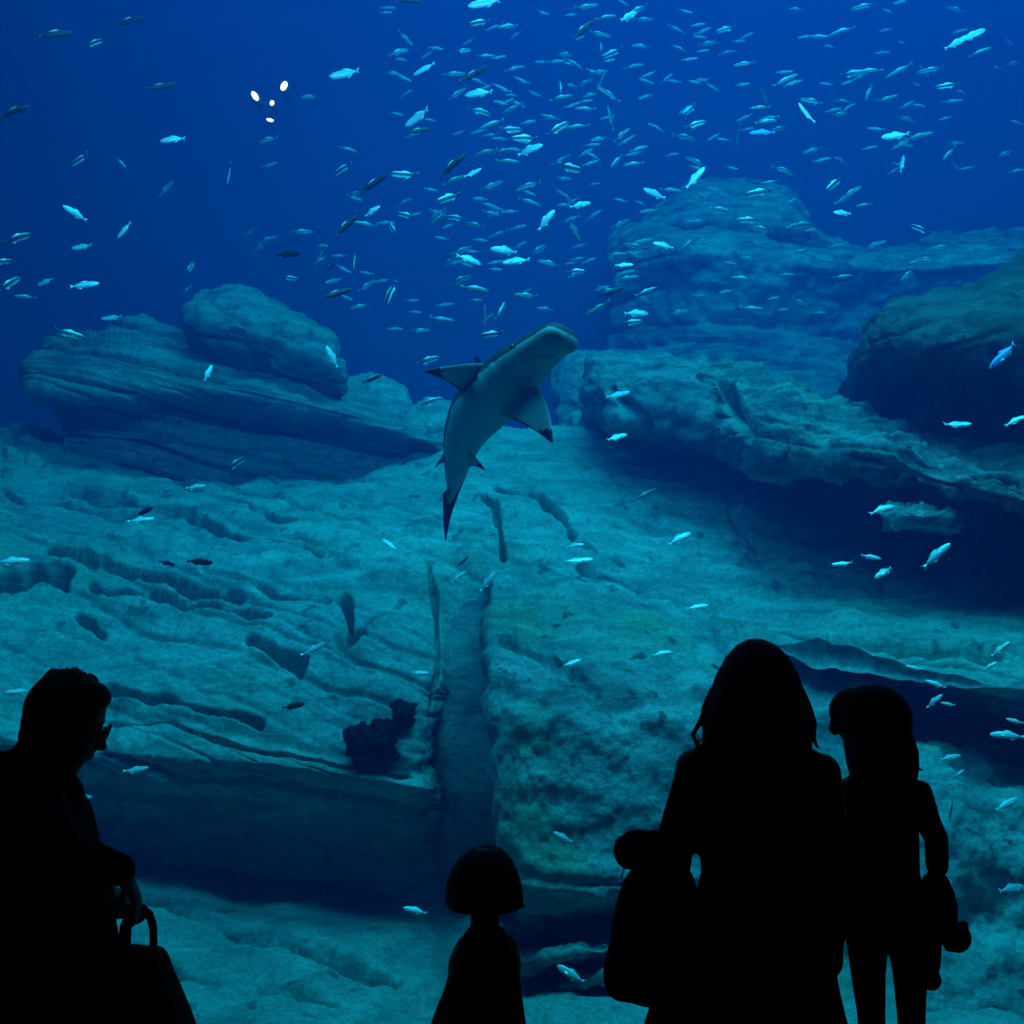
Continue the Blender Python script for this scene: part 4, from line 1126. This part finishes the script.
def hand_pieces(wrist, d, palm_n, L=0.18, curl=35, thumb=1):
    """palm and five fingers; d: pointing direction, palm_n: direction the palm faces"""
    d = Vector(d).normalized(); n = (Vector(palm_n) - d * Vector(palm_n).dot(d)).normalized(); s = d.cross(n)
    wrist = Vector(wrist); out = []
    Lp = 0.50 * L
    Mx = Matrix((s, d, n)).transposed()
    out.append(ellipsoid(wrist + d * Lp * 0.55, (0.22 * L, 0.34 * L, 0.085 * L), Mx))
    out.append(capsule(wrist - d * 0.1 * L, 0.13 * L, wrist + d * 0.2 * L, 0.12 * L))
    for off, ln in ((-0.165, 0.40), (-0.055, 0.48), (0.055, 0.46), (0.155, 0.36)):
        p = wrist + d * Lp * 0.88 + s * off * L
        a = 0; r = 0.048 * L
        dirv = d
        for j, fr in enumerate((0.45, 0.32, 0.23)):
            a += R(curl)
            dirv = d * math.cos(a) + n * math.sin(a)
            q = p + dirv * ln * L * fr
            out.append(capsule(p, r, q, r * 0.92, 10)); p = q; r *= 0.92
    p = wrist + d * 0.16 * L + s * (-0.17 * thumb) * L
    for k, (fr, sw) in enumerate(((0.24, 0.75), (0.20, 0.35))):
        dirv = (d + s * (-sw * thumb) + n * 0.45).normalized()
        q = p + dirv * fr * L
        out.append(capsule(p, 0.058 * L, q, 0.05 * L, 10)); p = q
    return out

def limb(pts, rs):
    return [capsule(pts[i], rs[i], pts[i + 1], rs[i + 1]) for i in range(len(pts) - 1)]

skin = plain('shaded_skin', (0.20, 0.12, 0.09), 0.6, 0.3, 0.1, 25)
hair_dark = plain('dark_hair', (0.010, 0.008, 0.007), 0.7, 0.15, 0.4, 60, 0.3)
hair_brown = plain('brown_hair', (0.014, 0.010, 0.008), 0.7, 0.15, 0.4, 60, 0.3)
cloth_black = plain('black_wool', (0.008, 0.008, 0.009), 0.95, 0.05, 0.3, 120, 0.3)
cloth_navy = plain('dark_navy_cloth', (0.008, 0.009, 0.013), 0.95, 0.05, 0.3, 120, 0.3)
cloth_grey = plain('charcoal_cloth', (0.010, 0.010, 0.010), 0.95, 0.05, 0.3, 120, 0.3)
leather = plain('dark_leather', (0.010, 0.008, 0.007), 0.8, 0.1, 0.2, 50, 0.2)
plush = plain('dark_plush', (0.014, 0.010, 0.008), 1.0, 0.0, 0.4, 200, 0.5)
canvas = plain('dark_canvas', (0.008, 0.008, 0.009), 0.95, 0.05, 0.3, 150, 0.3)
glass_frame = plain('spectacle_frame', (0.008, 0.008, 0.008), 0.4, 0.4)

def px_r(px, Y): return px * Y / FPX
def on_floor(p, z): return Vector((p.x, p.y, z))

def shoe_pieces(ankle, fwd, L=0.25, z0=0.0):
    a = Vector(ankle); f = Vector(fwd).normalized()
    h = on_floor(a, z0 + 0.045)
    return [capsule(h - f * 0.06 * L / 0.25, 0.042, h + f * 0.14 * L / 0.25, 0.042), capsule(h + f * 0.12 * L / 0.25, 0.040, h + f * 0.17 * L / 0.25, 0.036), capsule(h, 0.04, h + Vector((0, 0, 0.06)), 0.038)]

# ---- long-haired woman
Y = 3.15
root = empty('person', (P(757, 700, Y).x, Y, 0))
tag(root, 'long-haired woman in a long dark coat seen from behind, bag on her left side', 'person')
q = lambda x, y, d=0.0: P(x, y, Y + d)
hp, W = head_pieces(q(757, 684), 0.225, (0.05, 1, 0.10))
sL, sR = q(694, 768), q(822, 772)
eL, eR = q(676, 838, 0.04), q(838, 862)
wL, wR = q(672, 884, 0.22), q(836, 935, 0.06)
pel = q(757, 960)
body = hp + [capsule(q(757, 715), 0.055, q(757, 750), 0.06), loft([(q(757, 985), .15, .11), (q(757, 930), .165, .115), (q(757, 870), .135, .10), (q(757, 800), .16, .11), (q(757, 765), .16, .09), (q(757, 748), .08, .06)])]
body += limb([q(715, 770), sL, eL, wL], [.05, .052, .04, .028]) + limb([q(800, 770), sR, eR, wR], [.05, .052, .04, .028])
body += hand_pieces(wL, (0.05, 1, -0.3), (1, 0, 0), .17, 30, 1) + hand_pieces(wR, (0.05, 0.15, -1), (-1, 0, 0), .17, 28, -1)
for sx in (-0.09, 0.09):
    hip = pel + Vector((sx, 0, -0.02)); kn = Vector((pel.x + sx, Y + 0.02, 0.48)); an = Vector((pel.x + sx, Y - 0.01, 0.09))
    body += limb([hip, kn, an], [.085, .058, .04]) + [capsule(an, .04, an + Vector((0, .12, -.045)), .035)]
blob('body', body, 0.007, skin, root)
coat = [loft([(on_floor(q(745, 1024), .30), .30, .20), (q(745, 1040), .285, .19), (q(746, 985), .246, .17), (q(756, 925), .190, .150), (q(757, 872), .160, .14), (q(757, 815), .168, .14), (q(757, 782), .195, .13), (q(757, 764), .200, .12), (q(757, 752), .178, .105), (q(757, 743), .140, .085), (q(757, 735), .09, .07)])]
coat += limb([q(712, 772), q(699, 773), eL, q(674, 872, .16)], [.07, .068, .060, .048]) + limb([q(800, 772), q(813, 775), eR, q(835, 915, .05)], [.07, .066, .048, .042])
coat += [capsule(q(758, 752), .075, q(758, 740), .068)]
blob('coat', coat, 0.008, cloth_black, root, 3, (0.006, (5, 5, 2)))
hz = [loft([(q(757, 800, -.125), .085, .02), (q(757, 785, -.125), .115, .03), (q(757, 765, -.11), .138, .045), (q(757, 748, -.07), .152, .07), (q(757, 733, -.05), .152, .085), (q(756, 715, -.04), .142, .095), (q(757, 695, -.02), .134, .105), (q(757, 675, -.005), .116, .115), (q(757, 657), .088, .10), (q(756, 645), .055, .065), (q(755, 639), .02, .03)])]
rr = random.Random(3)
for k in range(60):
    a = rr.uniform(-1, 1)
    x0 = 757 + 40 * a; x1 = 757 + 50 * a + rr.uniform(-3, 3)
    wv = rr.uniform(-3, 3)
    p_ = [q(x0, 705, -.08), q(757 + 47 * a + wv, 730, -.11), q(757 + 50 * a - wv, 755, -.13), q(x1, 792 + rr.uniform(-12, 12) - 18 * abs(a), -.135)]
    hz += limb(p_, [.012, .011, .009, .003])
hz += limb([q(716, 700, -.02), q(711, 720, -.03), q(707, 733, -.03), q(699, 742, -.03)], [.008, .006, .005, .003])
hz += limb([q(708, 706, -.02), q(700, 722, -.03), q(693, 735, -.03), q(697, 745, -.03), q(704, 750, -.04)], [.010, .008, .006, .006, .005])
hz += limb([q(712, 690, -.02), q(704, 708, -.03), q(702, 720, -.03)], [.008, .008, .005])
hz += limb([q(802, 690, -.02), q(809, 708, -.03), q(814, 724, -.04), q(813, 738, -.05), q(818, 748, -.05)], [.008, .010, .009, .008, .004])
hz += limb([q(800, 705, -.02), q(808, 728, -.03), q(813, 742, -.03)], [.010, .008, .004])
blob('hair', hz, 0.0045, hair_brown, root, 1)
for sx in (-0.09, 0.09):
    blob('shoe', shoe_pieces(Vector((pel.x + sx, Y, 0.1)), (sx, 1, 0), .25), 0.007, leather, root)

# ---- her shoulder bag with strap, and the rolled jacket on top of it
bag = empty('shoulder_bag', tuple(P(645, 940, 3.12)))
tag(bag, 'large dark slouchy shoulder bag hanging at the left hip of the long-haired woman', 'bag')
Yb = 3.12
b_ = lambda x, y, d=0.0: P(x, y, Yb + d)
def slab(outline, Yc, th, mat, name, parent, voxel=0.006, ripple=None, rnd=0.35):
    """a soft pillow-shaped body from an outline"""
    pieces = []
    pts = [P(x, y, Yc) for x, y in outline]
    c = sum(pts, Vector()) / len(pts)
    rings = []
    for k in range(11):
        t = -1 + 2 * k / 10
        sc = 1 - rnd * abs(t) ** 3
        rings.append([c + (p - c) * sc + Vector((0, t * th, 0)) for p in pts])
    return blob(name, [smooth_ring_mesh(rings)], voxel, mat, parent, 3, ripple)
def dense(pts, m=6):
    a = np.array(pts, float); n = len(a)
    aa = np.concatenate([a[-1:], a, a[:2]])
    t = np.linspace(1, n + 1, n * m, endpoint=False)
    return [tuple(v) for v in catmull(aa, t)]
slab(dense([(634, 868), (660, 862), (688, 868), (698, 900), (694, 950), (676, 990), (655, 1005), (632, 999), (612, 995), (604, 980), (609, 950), (616, 910), (622, 885)]), Yb, 0.085, canvas, 'bag_body', bag, 0.006, (0.008, (6, 6, 4)))
st = limb([b_(640, 878), b_(668, 845, -.03), b_(688, 800, -.09), b_(697, 752, -.06), b_(700, 748, 0.0)], [.014, .012, .012, .012, .012]) + \
     limb([b_(684, 880, .04), b_(694, 820, .10), b_(700, 770, .10), b_(700, 748, .0)], [.014, .012, .012, .012])
blob('strap', st, 0.006, canvas, bag)
jk = empty('rolled_jacket', tuple(P(650, 852, 3.16)))
tag(jk, 'dark rolled-up bundle tucked under the arm over the shoulder bag', 'bundle')
Yj = 3.22
j_ = lambda x, y, d=0.0: P(x, y, Yj + d)
blob('rolled_cloth', [capsule(j_(631, 851), px_r(17, Yj), j_(666, 853), px_r(19, Yj)), capsule(j_(636, 846), px_r(15, Yj), j_(660, 848, .02), px_r(16, Yj)), capsule(j_(628, 856), px_r(12, Yj), j_(660, 858, -.01), px_r(14, Yj))], 0.006, cloth_navy, jk, 3, (0.004, (9, 9, 9)))
fl = limb([j_(640, 834, -.055), j_(640, 850, -.07), j_(641, 868, -.05)], [.006, .006, .006])
blob('tie_band', fl, 0.004, cloth_grey, jk, 1)

# ---- girl with the soft toy
Y = 3.58
LZ = 0.36
root = empty('person', (P(880, 800, Y).x, Y, LZ))
tag(root, 'girl in a dark knee-length coat with head turned left, soft toy in her right hand', 'person')
q = lambda x, y, d=0.0: P(x, y, Y + d)
hp, W = head_pieces(q(868, 727), 0.205, (-0.80, 0.55, -0.30))
sL, sR = q(848, 790), q(920, 792)
eL, eR = q(838, 850, .02), q(936, 838, .0)
wL, wR = q(835, 888, .04), q(938, 868, .03)
pel = q(881, 912)
body = hp + [capsule(q(872, 752), .042, q(880, 782), .048), loft([(q(881, 930), .115, .085), (q(881, 895), .12, .085), (q(881, 850), .105, .08), (q(882, 805), .11, .08), (q(882, 788), .10, .07), (q(880, 776), .05, .045)])]
body += limb([q(862, 792), sL, eL, wL], [.04, .038, .030, .022]) + limb([q(905, 792), sR, eR, wR], [.04, .038, .030, .022])
body += hand_pieces(wL, (-.1, .1, -1), (1, 0, 0), .125, 30, 1) + hand_pieces(wR, (0.0, .1, -1), (-1, 0, 0), .125, 50, -1)
legs = [(q(867, 935), q(868, 972), q(871, 1012)), (q(908, 935), q(910, 972), q(911, 1012))]
for h_, k_, a_ in legs:
    an = Vector((a_.x, a_.y, LZ + 0.07))
    body += limb([h_, k_, a_, an], [.058, .045, .036, .03]) + [capsule(an, .03, an + Vector((0, .08, -.03)), .026)]
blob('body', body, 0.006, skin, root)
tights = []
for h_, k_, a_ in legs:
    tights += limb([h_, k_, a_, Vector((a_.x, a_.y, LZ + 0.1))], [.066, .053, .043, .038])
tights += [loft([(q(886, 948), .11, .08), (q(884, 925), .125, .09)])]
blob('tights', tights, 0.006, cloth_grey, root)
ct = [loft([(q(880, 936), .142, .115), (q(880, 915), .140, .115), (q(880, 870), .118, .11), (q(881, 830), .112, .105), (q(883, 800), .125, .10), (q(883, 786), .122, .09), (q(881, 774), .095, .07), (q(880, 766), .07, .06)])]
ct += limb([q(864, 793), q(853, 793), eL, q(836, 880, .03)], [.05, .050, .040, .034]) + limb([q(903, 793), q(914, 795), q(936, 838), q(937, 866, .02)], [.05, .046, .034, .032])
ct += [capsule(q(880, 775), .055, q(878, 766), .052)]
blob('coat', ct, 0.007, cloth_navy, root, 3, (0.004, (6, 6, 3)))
hz = [ellipsoid(q(874, 720, -.01), (.120, .115, .115)), ellipsoid(q(856, 712, .02), (.085, .09, .080)),
      capsule(q(850, 704, .0), .045, q(842, 720, .02), .036), capsule(q(841, 712), .030, q(834, 729), .016), capsule(q(838, 722), .020, q(835, 731), .014),
      loft([(q(886, 792, -.085), .075, .03), (q(882, 778, -.075), .098, .05), (q(880, 764, -.05), .104, .08), (q(878, 750, -.03), .104, .10), (q(876, 735, -.02), .102, .105), (q(875, 720, -.01), .10, .105)])]
for k in range(34):
    a = rr.uniform(-1, 1)
    x0 = 886 + 24 * a
    y1 = 790 + rr.uniform(-12, 10)
    w_ = rr.uniform(2, 5)
    hz += limb([q(x0, 735, -.10), q(x0 + 3 + w_ * rr.choice((-1, 1)), 752, -.11), q(x0 + 4 - w_ * rr.choice((-1, 1)), 768, -.11), q(x0 + 6, y1, -.11)], [.010, .008, .007, .003])
for (a0, a1, a2, a3) in (((904, 738), (914, 745), (917, 753), (912, 760)), ((903, 752), (914, 760), (917, 768), (924, 771)), ((902, 716), (911, 734), (906, 746), (915, 752)), ((905, 735), (914, 745), (911, 756), (916, 760)), ((900, 705), (908, 722), (911, 732), (909, 742))):
    hz += limb([q(*a0, -.03), q(*a1, -.04), q(*a2, -.04), q(*a3, -.04)], [.010, .006, .005, .003])
blob('hair', hz, 0.0045, hair_brown, root, 1)
for h_, k_, a_ in legs:
    b0 = Vector((a_.x, a_.y, LZ + 0.045))
    blob('boot', [capsule(Vector((a_.x, a_.y, LZ + 0.125)), .052, b0, .046), capsule(b0 - Vector((0, .03, 0)), .045, b0 + Vector((0, .10, -.003)), .040)], 0.006, leather, root)

toy = empty('soft_toy', tuple(P(940, 920, 3.6)))
tag(toy, 'dark plush toy dangling upside down from the right hand of the girl', 'soft toy')
Yt = 3.60
t_ = lambda x, y, d=0.0: P(x, y, Yt + d)
blob('toy_body', [capsule(t_(936, 886), px_r(14, Yt), t_(937, 918), px_r(19, Yt)), capsule(t_(944, 895), px_r(9, Yt), t_(945, 930), px_r(12, Yt)),
                  capsule(t_(928, 905), px_r(9, Yt), t_(930, 935), px_r(11, Yt))], 0.006, plush, toy)
blob('toy_head', [ellipsoid(t_(956, 937), (px_r(14, Yt), px_r(14, Yt), px_r(14.5, Yt))), capsule(t_(946, 934), px_r(11, Yt), t_(956, 936), px_r(12, Yt)), ellipsoid(t_(949, 947, -.01), (.016, .012, .016)), ellipsoid(t_(964, 926, .01), (.016, .012, .016)), ellipsoid(t_(962, 944, -.035), (.018, .02, .015))], 0.005, plush, toy)
blob('toy_leg', limb([t_(931, 928), t_(931, 955), t_(931, 966)], [px_r(10, Yt), px_r(9.5, Yt), px_r(8.5, Yt)]) + [ellipsoid(t_(930, 979), (px_r(10.5, Yt),) * 3)], 0.005, plush, toy)
blob('toy_leg', limb([t_(926, 925, .05), t_(923, 950, .06), t_(924, 958, .06)], [px_r(8, Yt), px_r(7.5, Yt), px_r(7.5, Yt)]), 0.005, plush, toy)
blob('toy_arm', limb([t_(946, 893, .02), t_(950, 908, .03), t_(949, 918, .03)], [px_r(8, Yt), px_r(7.5, Yt), px_r(7.5, Yt)]), 0.005, plush, toy)

# ---- small girl with the bob
Y = 3.0
root = empty('person', (P(484, 1000, Y).x, Y, 0))
tag(root, 'small girl with a chin-length bob and dark dress seen from behind', 'person')
q = lambda x, y, d=0.0: P(x, y, Y + d)
hp, W = head_pieces(q(485, 882), 0.19, (0.02, 1, 0.12))
sL, sR = q(467, 950), q(507, 950)
eL, eR = q(455, 992, .0), q(510, 1000, .0)
wL, wR = q(440, 1032, .05), q(505, 1040, .05)
pel = q(482, 1060)
body = hp + [capsule(q(485, 905), .036, q(485, 935), .040), loft([(q(482, 1085), .10, .08), (q(482, 1050), .105, .08), (q(483, 1000), .095, .075), (q(485, 960), .095, .07), (q(486, 945), .08, .06), (q(486, 934), .045, .04)])]
body += limb([q(468, 950), sL, eL, wL], [.034, .032, .027, .02]) + limb([q(504, 950), sR, eR, wR], [.034, .032, .027, .02])
body += hand_pieces(wL, (-.1, .2, -1), (1, 0, 0), .11, 30, 1) + hand_pieces(wR, (0, .2, -1), (-1, 0, 0), .11, 30, -1)
for sx in (-.055, .055):
    kn = Vector((pel.x + sx, Y + .01, .27)); an = Vector((pel.x + sx, Y, .06))
    body += limb([pel + Vector((sx, 0, -.03)), kn, an], [.06, .042, .03]) + [capsule(an, .03, an + Vector((0, .08, -.03)), .025)]
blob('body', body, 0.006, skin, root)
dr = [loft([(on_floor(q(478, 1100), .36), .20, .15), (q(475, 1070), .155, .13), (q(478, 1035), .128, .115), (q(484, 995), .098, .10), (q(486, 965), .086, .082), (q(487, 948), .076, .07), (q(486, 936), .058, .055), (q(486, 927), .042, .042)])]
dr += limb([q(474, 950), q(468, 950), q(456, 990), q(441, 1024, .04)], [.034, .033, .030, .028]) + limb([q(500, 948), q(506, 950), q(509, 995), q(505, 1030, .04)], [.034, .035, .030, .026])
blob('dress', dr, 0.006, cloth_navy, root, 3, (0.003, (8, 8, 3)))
hz = [loft([(q(485, 909, .0), .088, .09), (q(485, 905, .0), .100, .10), (q(484, 897), .104, .105), (q(484, 884), .100, .107), (q(484, 870), .088, .105), (q(485, 858), .070, .088), (q(486, 850), .047, .058), (q(487, 845.5), .018, .022)])]
for k in range(44):
    a = rr.uniform(-math.pi, 0)
    cx, sy = math.cos(a), math.sin(a)
    x0 = 485 + 34 * cx
    hz += limb([q(x0, 895, .095 * sy), q(x0 + 1.5 * cx, 906, .10 * sy), q(x0 - 2 * cx, 914 + rr.uniform(-4, 1) - 3 * abs(cx), .09 * sy)], [.009, .008, .004])
hz += limb([q(513, 896), q(518, 904), q(524, 907)], [.016, .011, .004]) + limb([q(455, 895), q(449, 901), q(445, 903)], [.010, .005, .002])
blob('hair', hz, 0.0042, hair_dark, root, 1)
for sx in (-.055, .055):
    blob('shoe', shoe_pieces(Vector((pel.x + sx, Y, .06)), (0, 1, 0), .16), 0.006, leather, root)

# ---- man at the left edge, in profile, looking down
Y = 2.75
root = empty('person', (P(20, 900, Y).x, Y, 0))
tag(root, 'short-haired man in glasses and a bulky jacket, in profile at the left edge, looking down', 'person')
q = lambda x, y, d=0.0: P(x, y, Y + d)
fac = (0.93, 0.22, -0.30)
hp, W = head_pieces(q(66, 722), 0.245, fac, Vector((0.25, 0, 1)))
sh_n, sh_f = q(28, 816, -.15), q(38, 816, .15)
el_n, el_f = q(60, 860, -.20), q(64, 872, .20)
wr_n, wr_f = q(122, 872, -.06), q(120, 906, .10)
pel = q(18, 990)
body = hp + [capsule(q(58, 748), .062, q(42, 785), .070), loft([(q(18, 1010), .13, .16), (q(18, 960), .135, .165), (q(24, 900), .125, .155), (q(28, 840), .125, .165), (q(32, 800), .11, .165), (q(36, 778), .07, .09)])]
body += limb([q(30, 812, -.08), sh_n, el_n, wr_n], [.055, .06, .045, .032]) + limb([q(36, 812, .08), sh_f, el_f, wr_f], [.055, .06, .045, .032])
body += hand_pieces(wr_n, (0.50, 0.12, -0.86), (-0.80, 0.0, -0.5), .145, 18, 1)
body += hand_pieces(wr_f, (0.95, -0.25, 0.02), (-0.1, -0.2, -1), .125, 62, -1)
for sy in (-.09, .09):
    kn = Vector((pel.x + .02, Y + sy, .5)); an = Vector((pel.x, Y + sy, .09))
    body += limb([pel + Vector((0, sy, 0)), kn, an], [.09, .062, .042]) + [capsule(an, .042, an + Vector((.12, 0, -.045)), .036)]
blob('body', body, 0.006, skin, root, 2)
jkt = [loft([(q(14, 1040), .245, .24), (q(16, 1000), .240, .235), (q(18, 950), .230, .23), (q(18, 890), .200, .225), (q(16, 840), .185, .22), (q(18, 808), .158, .21), (q(20, 786), .125, .17), (q(30, 768), .085, .11)])]
jkt += [capsule(q(8, 778, -.05), .075, q(24, 764, -.05), .05), capsule(q(38, 772), .085, q(44, 758), .078), ellipsoid(q(-6, 800), (.12, .18, .12)), ellipsoid(q(28, 796, -.09), (.125, .12, .085)), ellipsoid(q(34, 792, .09), (.115, .12, .08))]
jkt += limb([q(26, 806, -.12), q(30, 812, -.17), q(56, 858, -.20), q(84, 864, -.13), q(119, 869, -.07)], [.085, .085, .072, .062, .040]) + limb([q(36, 806, .12), q(40, 812, .17), q(58, 872, .20), q(108, 903, .11)], [.085, .085, .07, .040])
blob('jacket', jkt, 0.008, cloth_black, root, 3, (0.006, (6, 6, 4)))
tr_ = [loft([(q(16, 1050), .16, .18), (q(16, 1010), .165, .185)])]
for sy in (-.09, .09):
    tr_ += limb([pel + Vector((0, sy, 0)), Vector((pel.x + .02, Y + sy, .5)), Vector((pel.x, Y + sy, .10))], [.105, .08, .065])
blob('trousers', tr_, 0.008, cloth_grey, root)
M = frame(fac, Vector((0.25, 0, 1)))
def Hh(x, y, z): return q(66, 722) + M @ Vector((x * .245, y * .245, z * .245))
hE = lambda p, r: ellipsoid(Hh(*p), tuple(k * .245 for k in r), M)
hz = [hE((0, -.05, .14), (.35, .385, .37)), hE((0, -.20, .0), (.31, .22, .33)), hE((0, .12, .32), (.25, .22, .15)), hE((0, -.26, -.20), (.2, .13, .16))]
for k in range(50):
    a, b = rr.uniform(-.9, .9), rr.uniform(-.35, .35)
    hz += limb([Hh(b * .6, a * .30 - .05, .42), Hh(b * .65, a * .34 - .06, .51 - .20 * a * a + rr.uniform(0, .02))], [.010, .004])
blob('hair', hz, 0.005, hair_dark, root, 1)
gf = []
for sx in (-.14, .14):
    pts = [Hh(sx + .11 * math.cos(2 * math.pi * k / 12), .40, .0 + .085 * math.sin(2 * math.pi * k / 12)) for k in range(13)]
    gf += limb(pts, [.0035] * 13)
    gf += limb([Hh(math.copysign(.25, sx), .40, .02), Hh(math.copysign(.345, sx), .20, .02), Hh(math.copysign(.36, sx), -.05, .02)], [.0035] * 3)
gf += limb([Hh(-.03, .42, .02), Hh(.03, .42, .02)], [.0035] * 2)
blob('glasses', gf, 0.0025, glass_frame, root, 0)
for sy in (-.09, .09):
    blob('shoe', shoe_pieces(Vector((pel.x, Y + sy, .1)), (1, 0, 0), .28), 0.007, leather, root)

# ---- the bag he holds by its loop handles
hb = empty('handbag', tuple(P(130, 1000, 2.85)))
tag(hb, 'dark bag with tall loop handles held in front of the man at the lower left', 'bag')
Yh = 2.87
b_ = lambda x, y, d=0.0: P(x, y, Yh + d)
slab(dense([(110, 950), (124, 946), (145, 947), (160, 950), (170, 972), (182, 1000), (194, 1032), (204, 1075), (196, 1120), (150, 1128), (90, 1122), (78, 1070), (88, 1010), (100, 968)]), Yh, 0.09, leather, 'bag_body', hb, 0.006, (0.004, (6, 6, 4)), 0.3)
def arch(dy, r=.010):
    return limb([b_(121, 955, dy), b_(124, 925, dy), b_(131, 913, dy), b_(141, 909, dy), b_(149, 914, dy), b_(153, 925, dy), b_(154, 955, dy)], [r, r, r * 1.1, r * 1.1, r * 1.1, r, r])
blob('bag_handle', arch(-.03), 0.004, leather, hb)
blob('bag_handle', limb([b_(127, 955, .04), b_(128, 928, .04), b_(134, 915, .04), b_(143, 912, .04), b_(150, 917, .04), b_(153, 930, .04), b_(153, 955, .04)], [.009] * 7), 0.004, leather, hb)
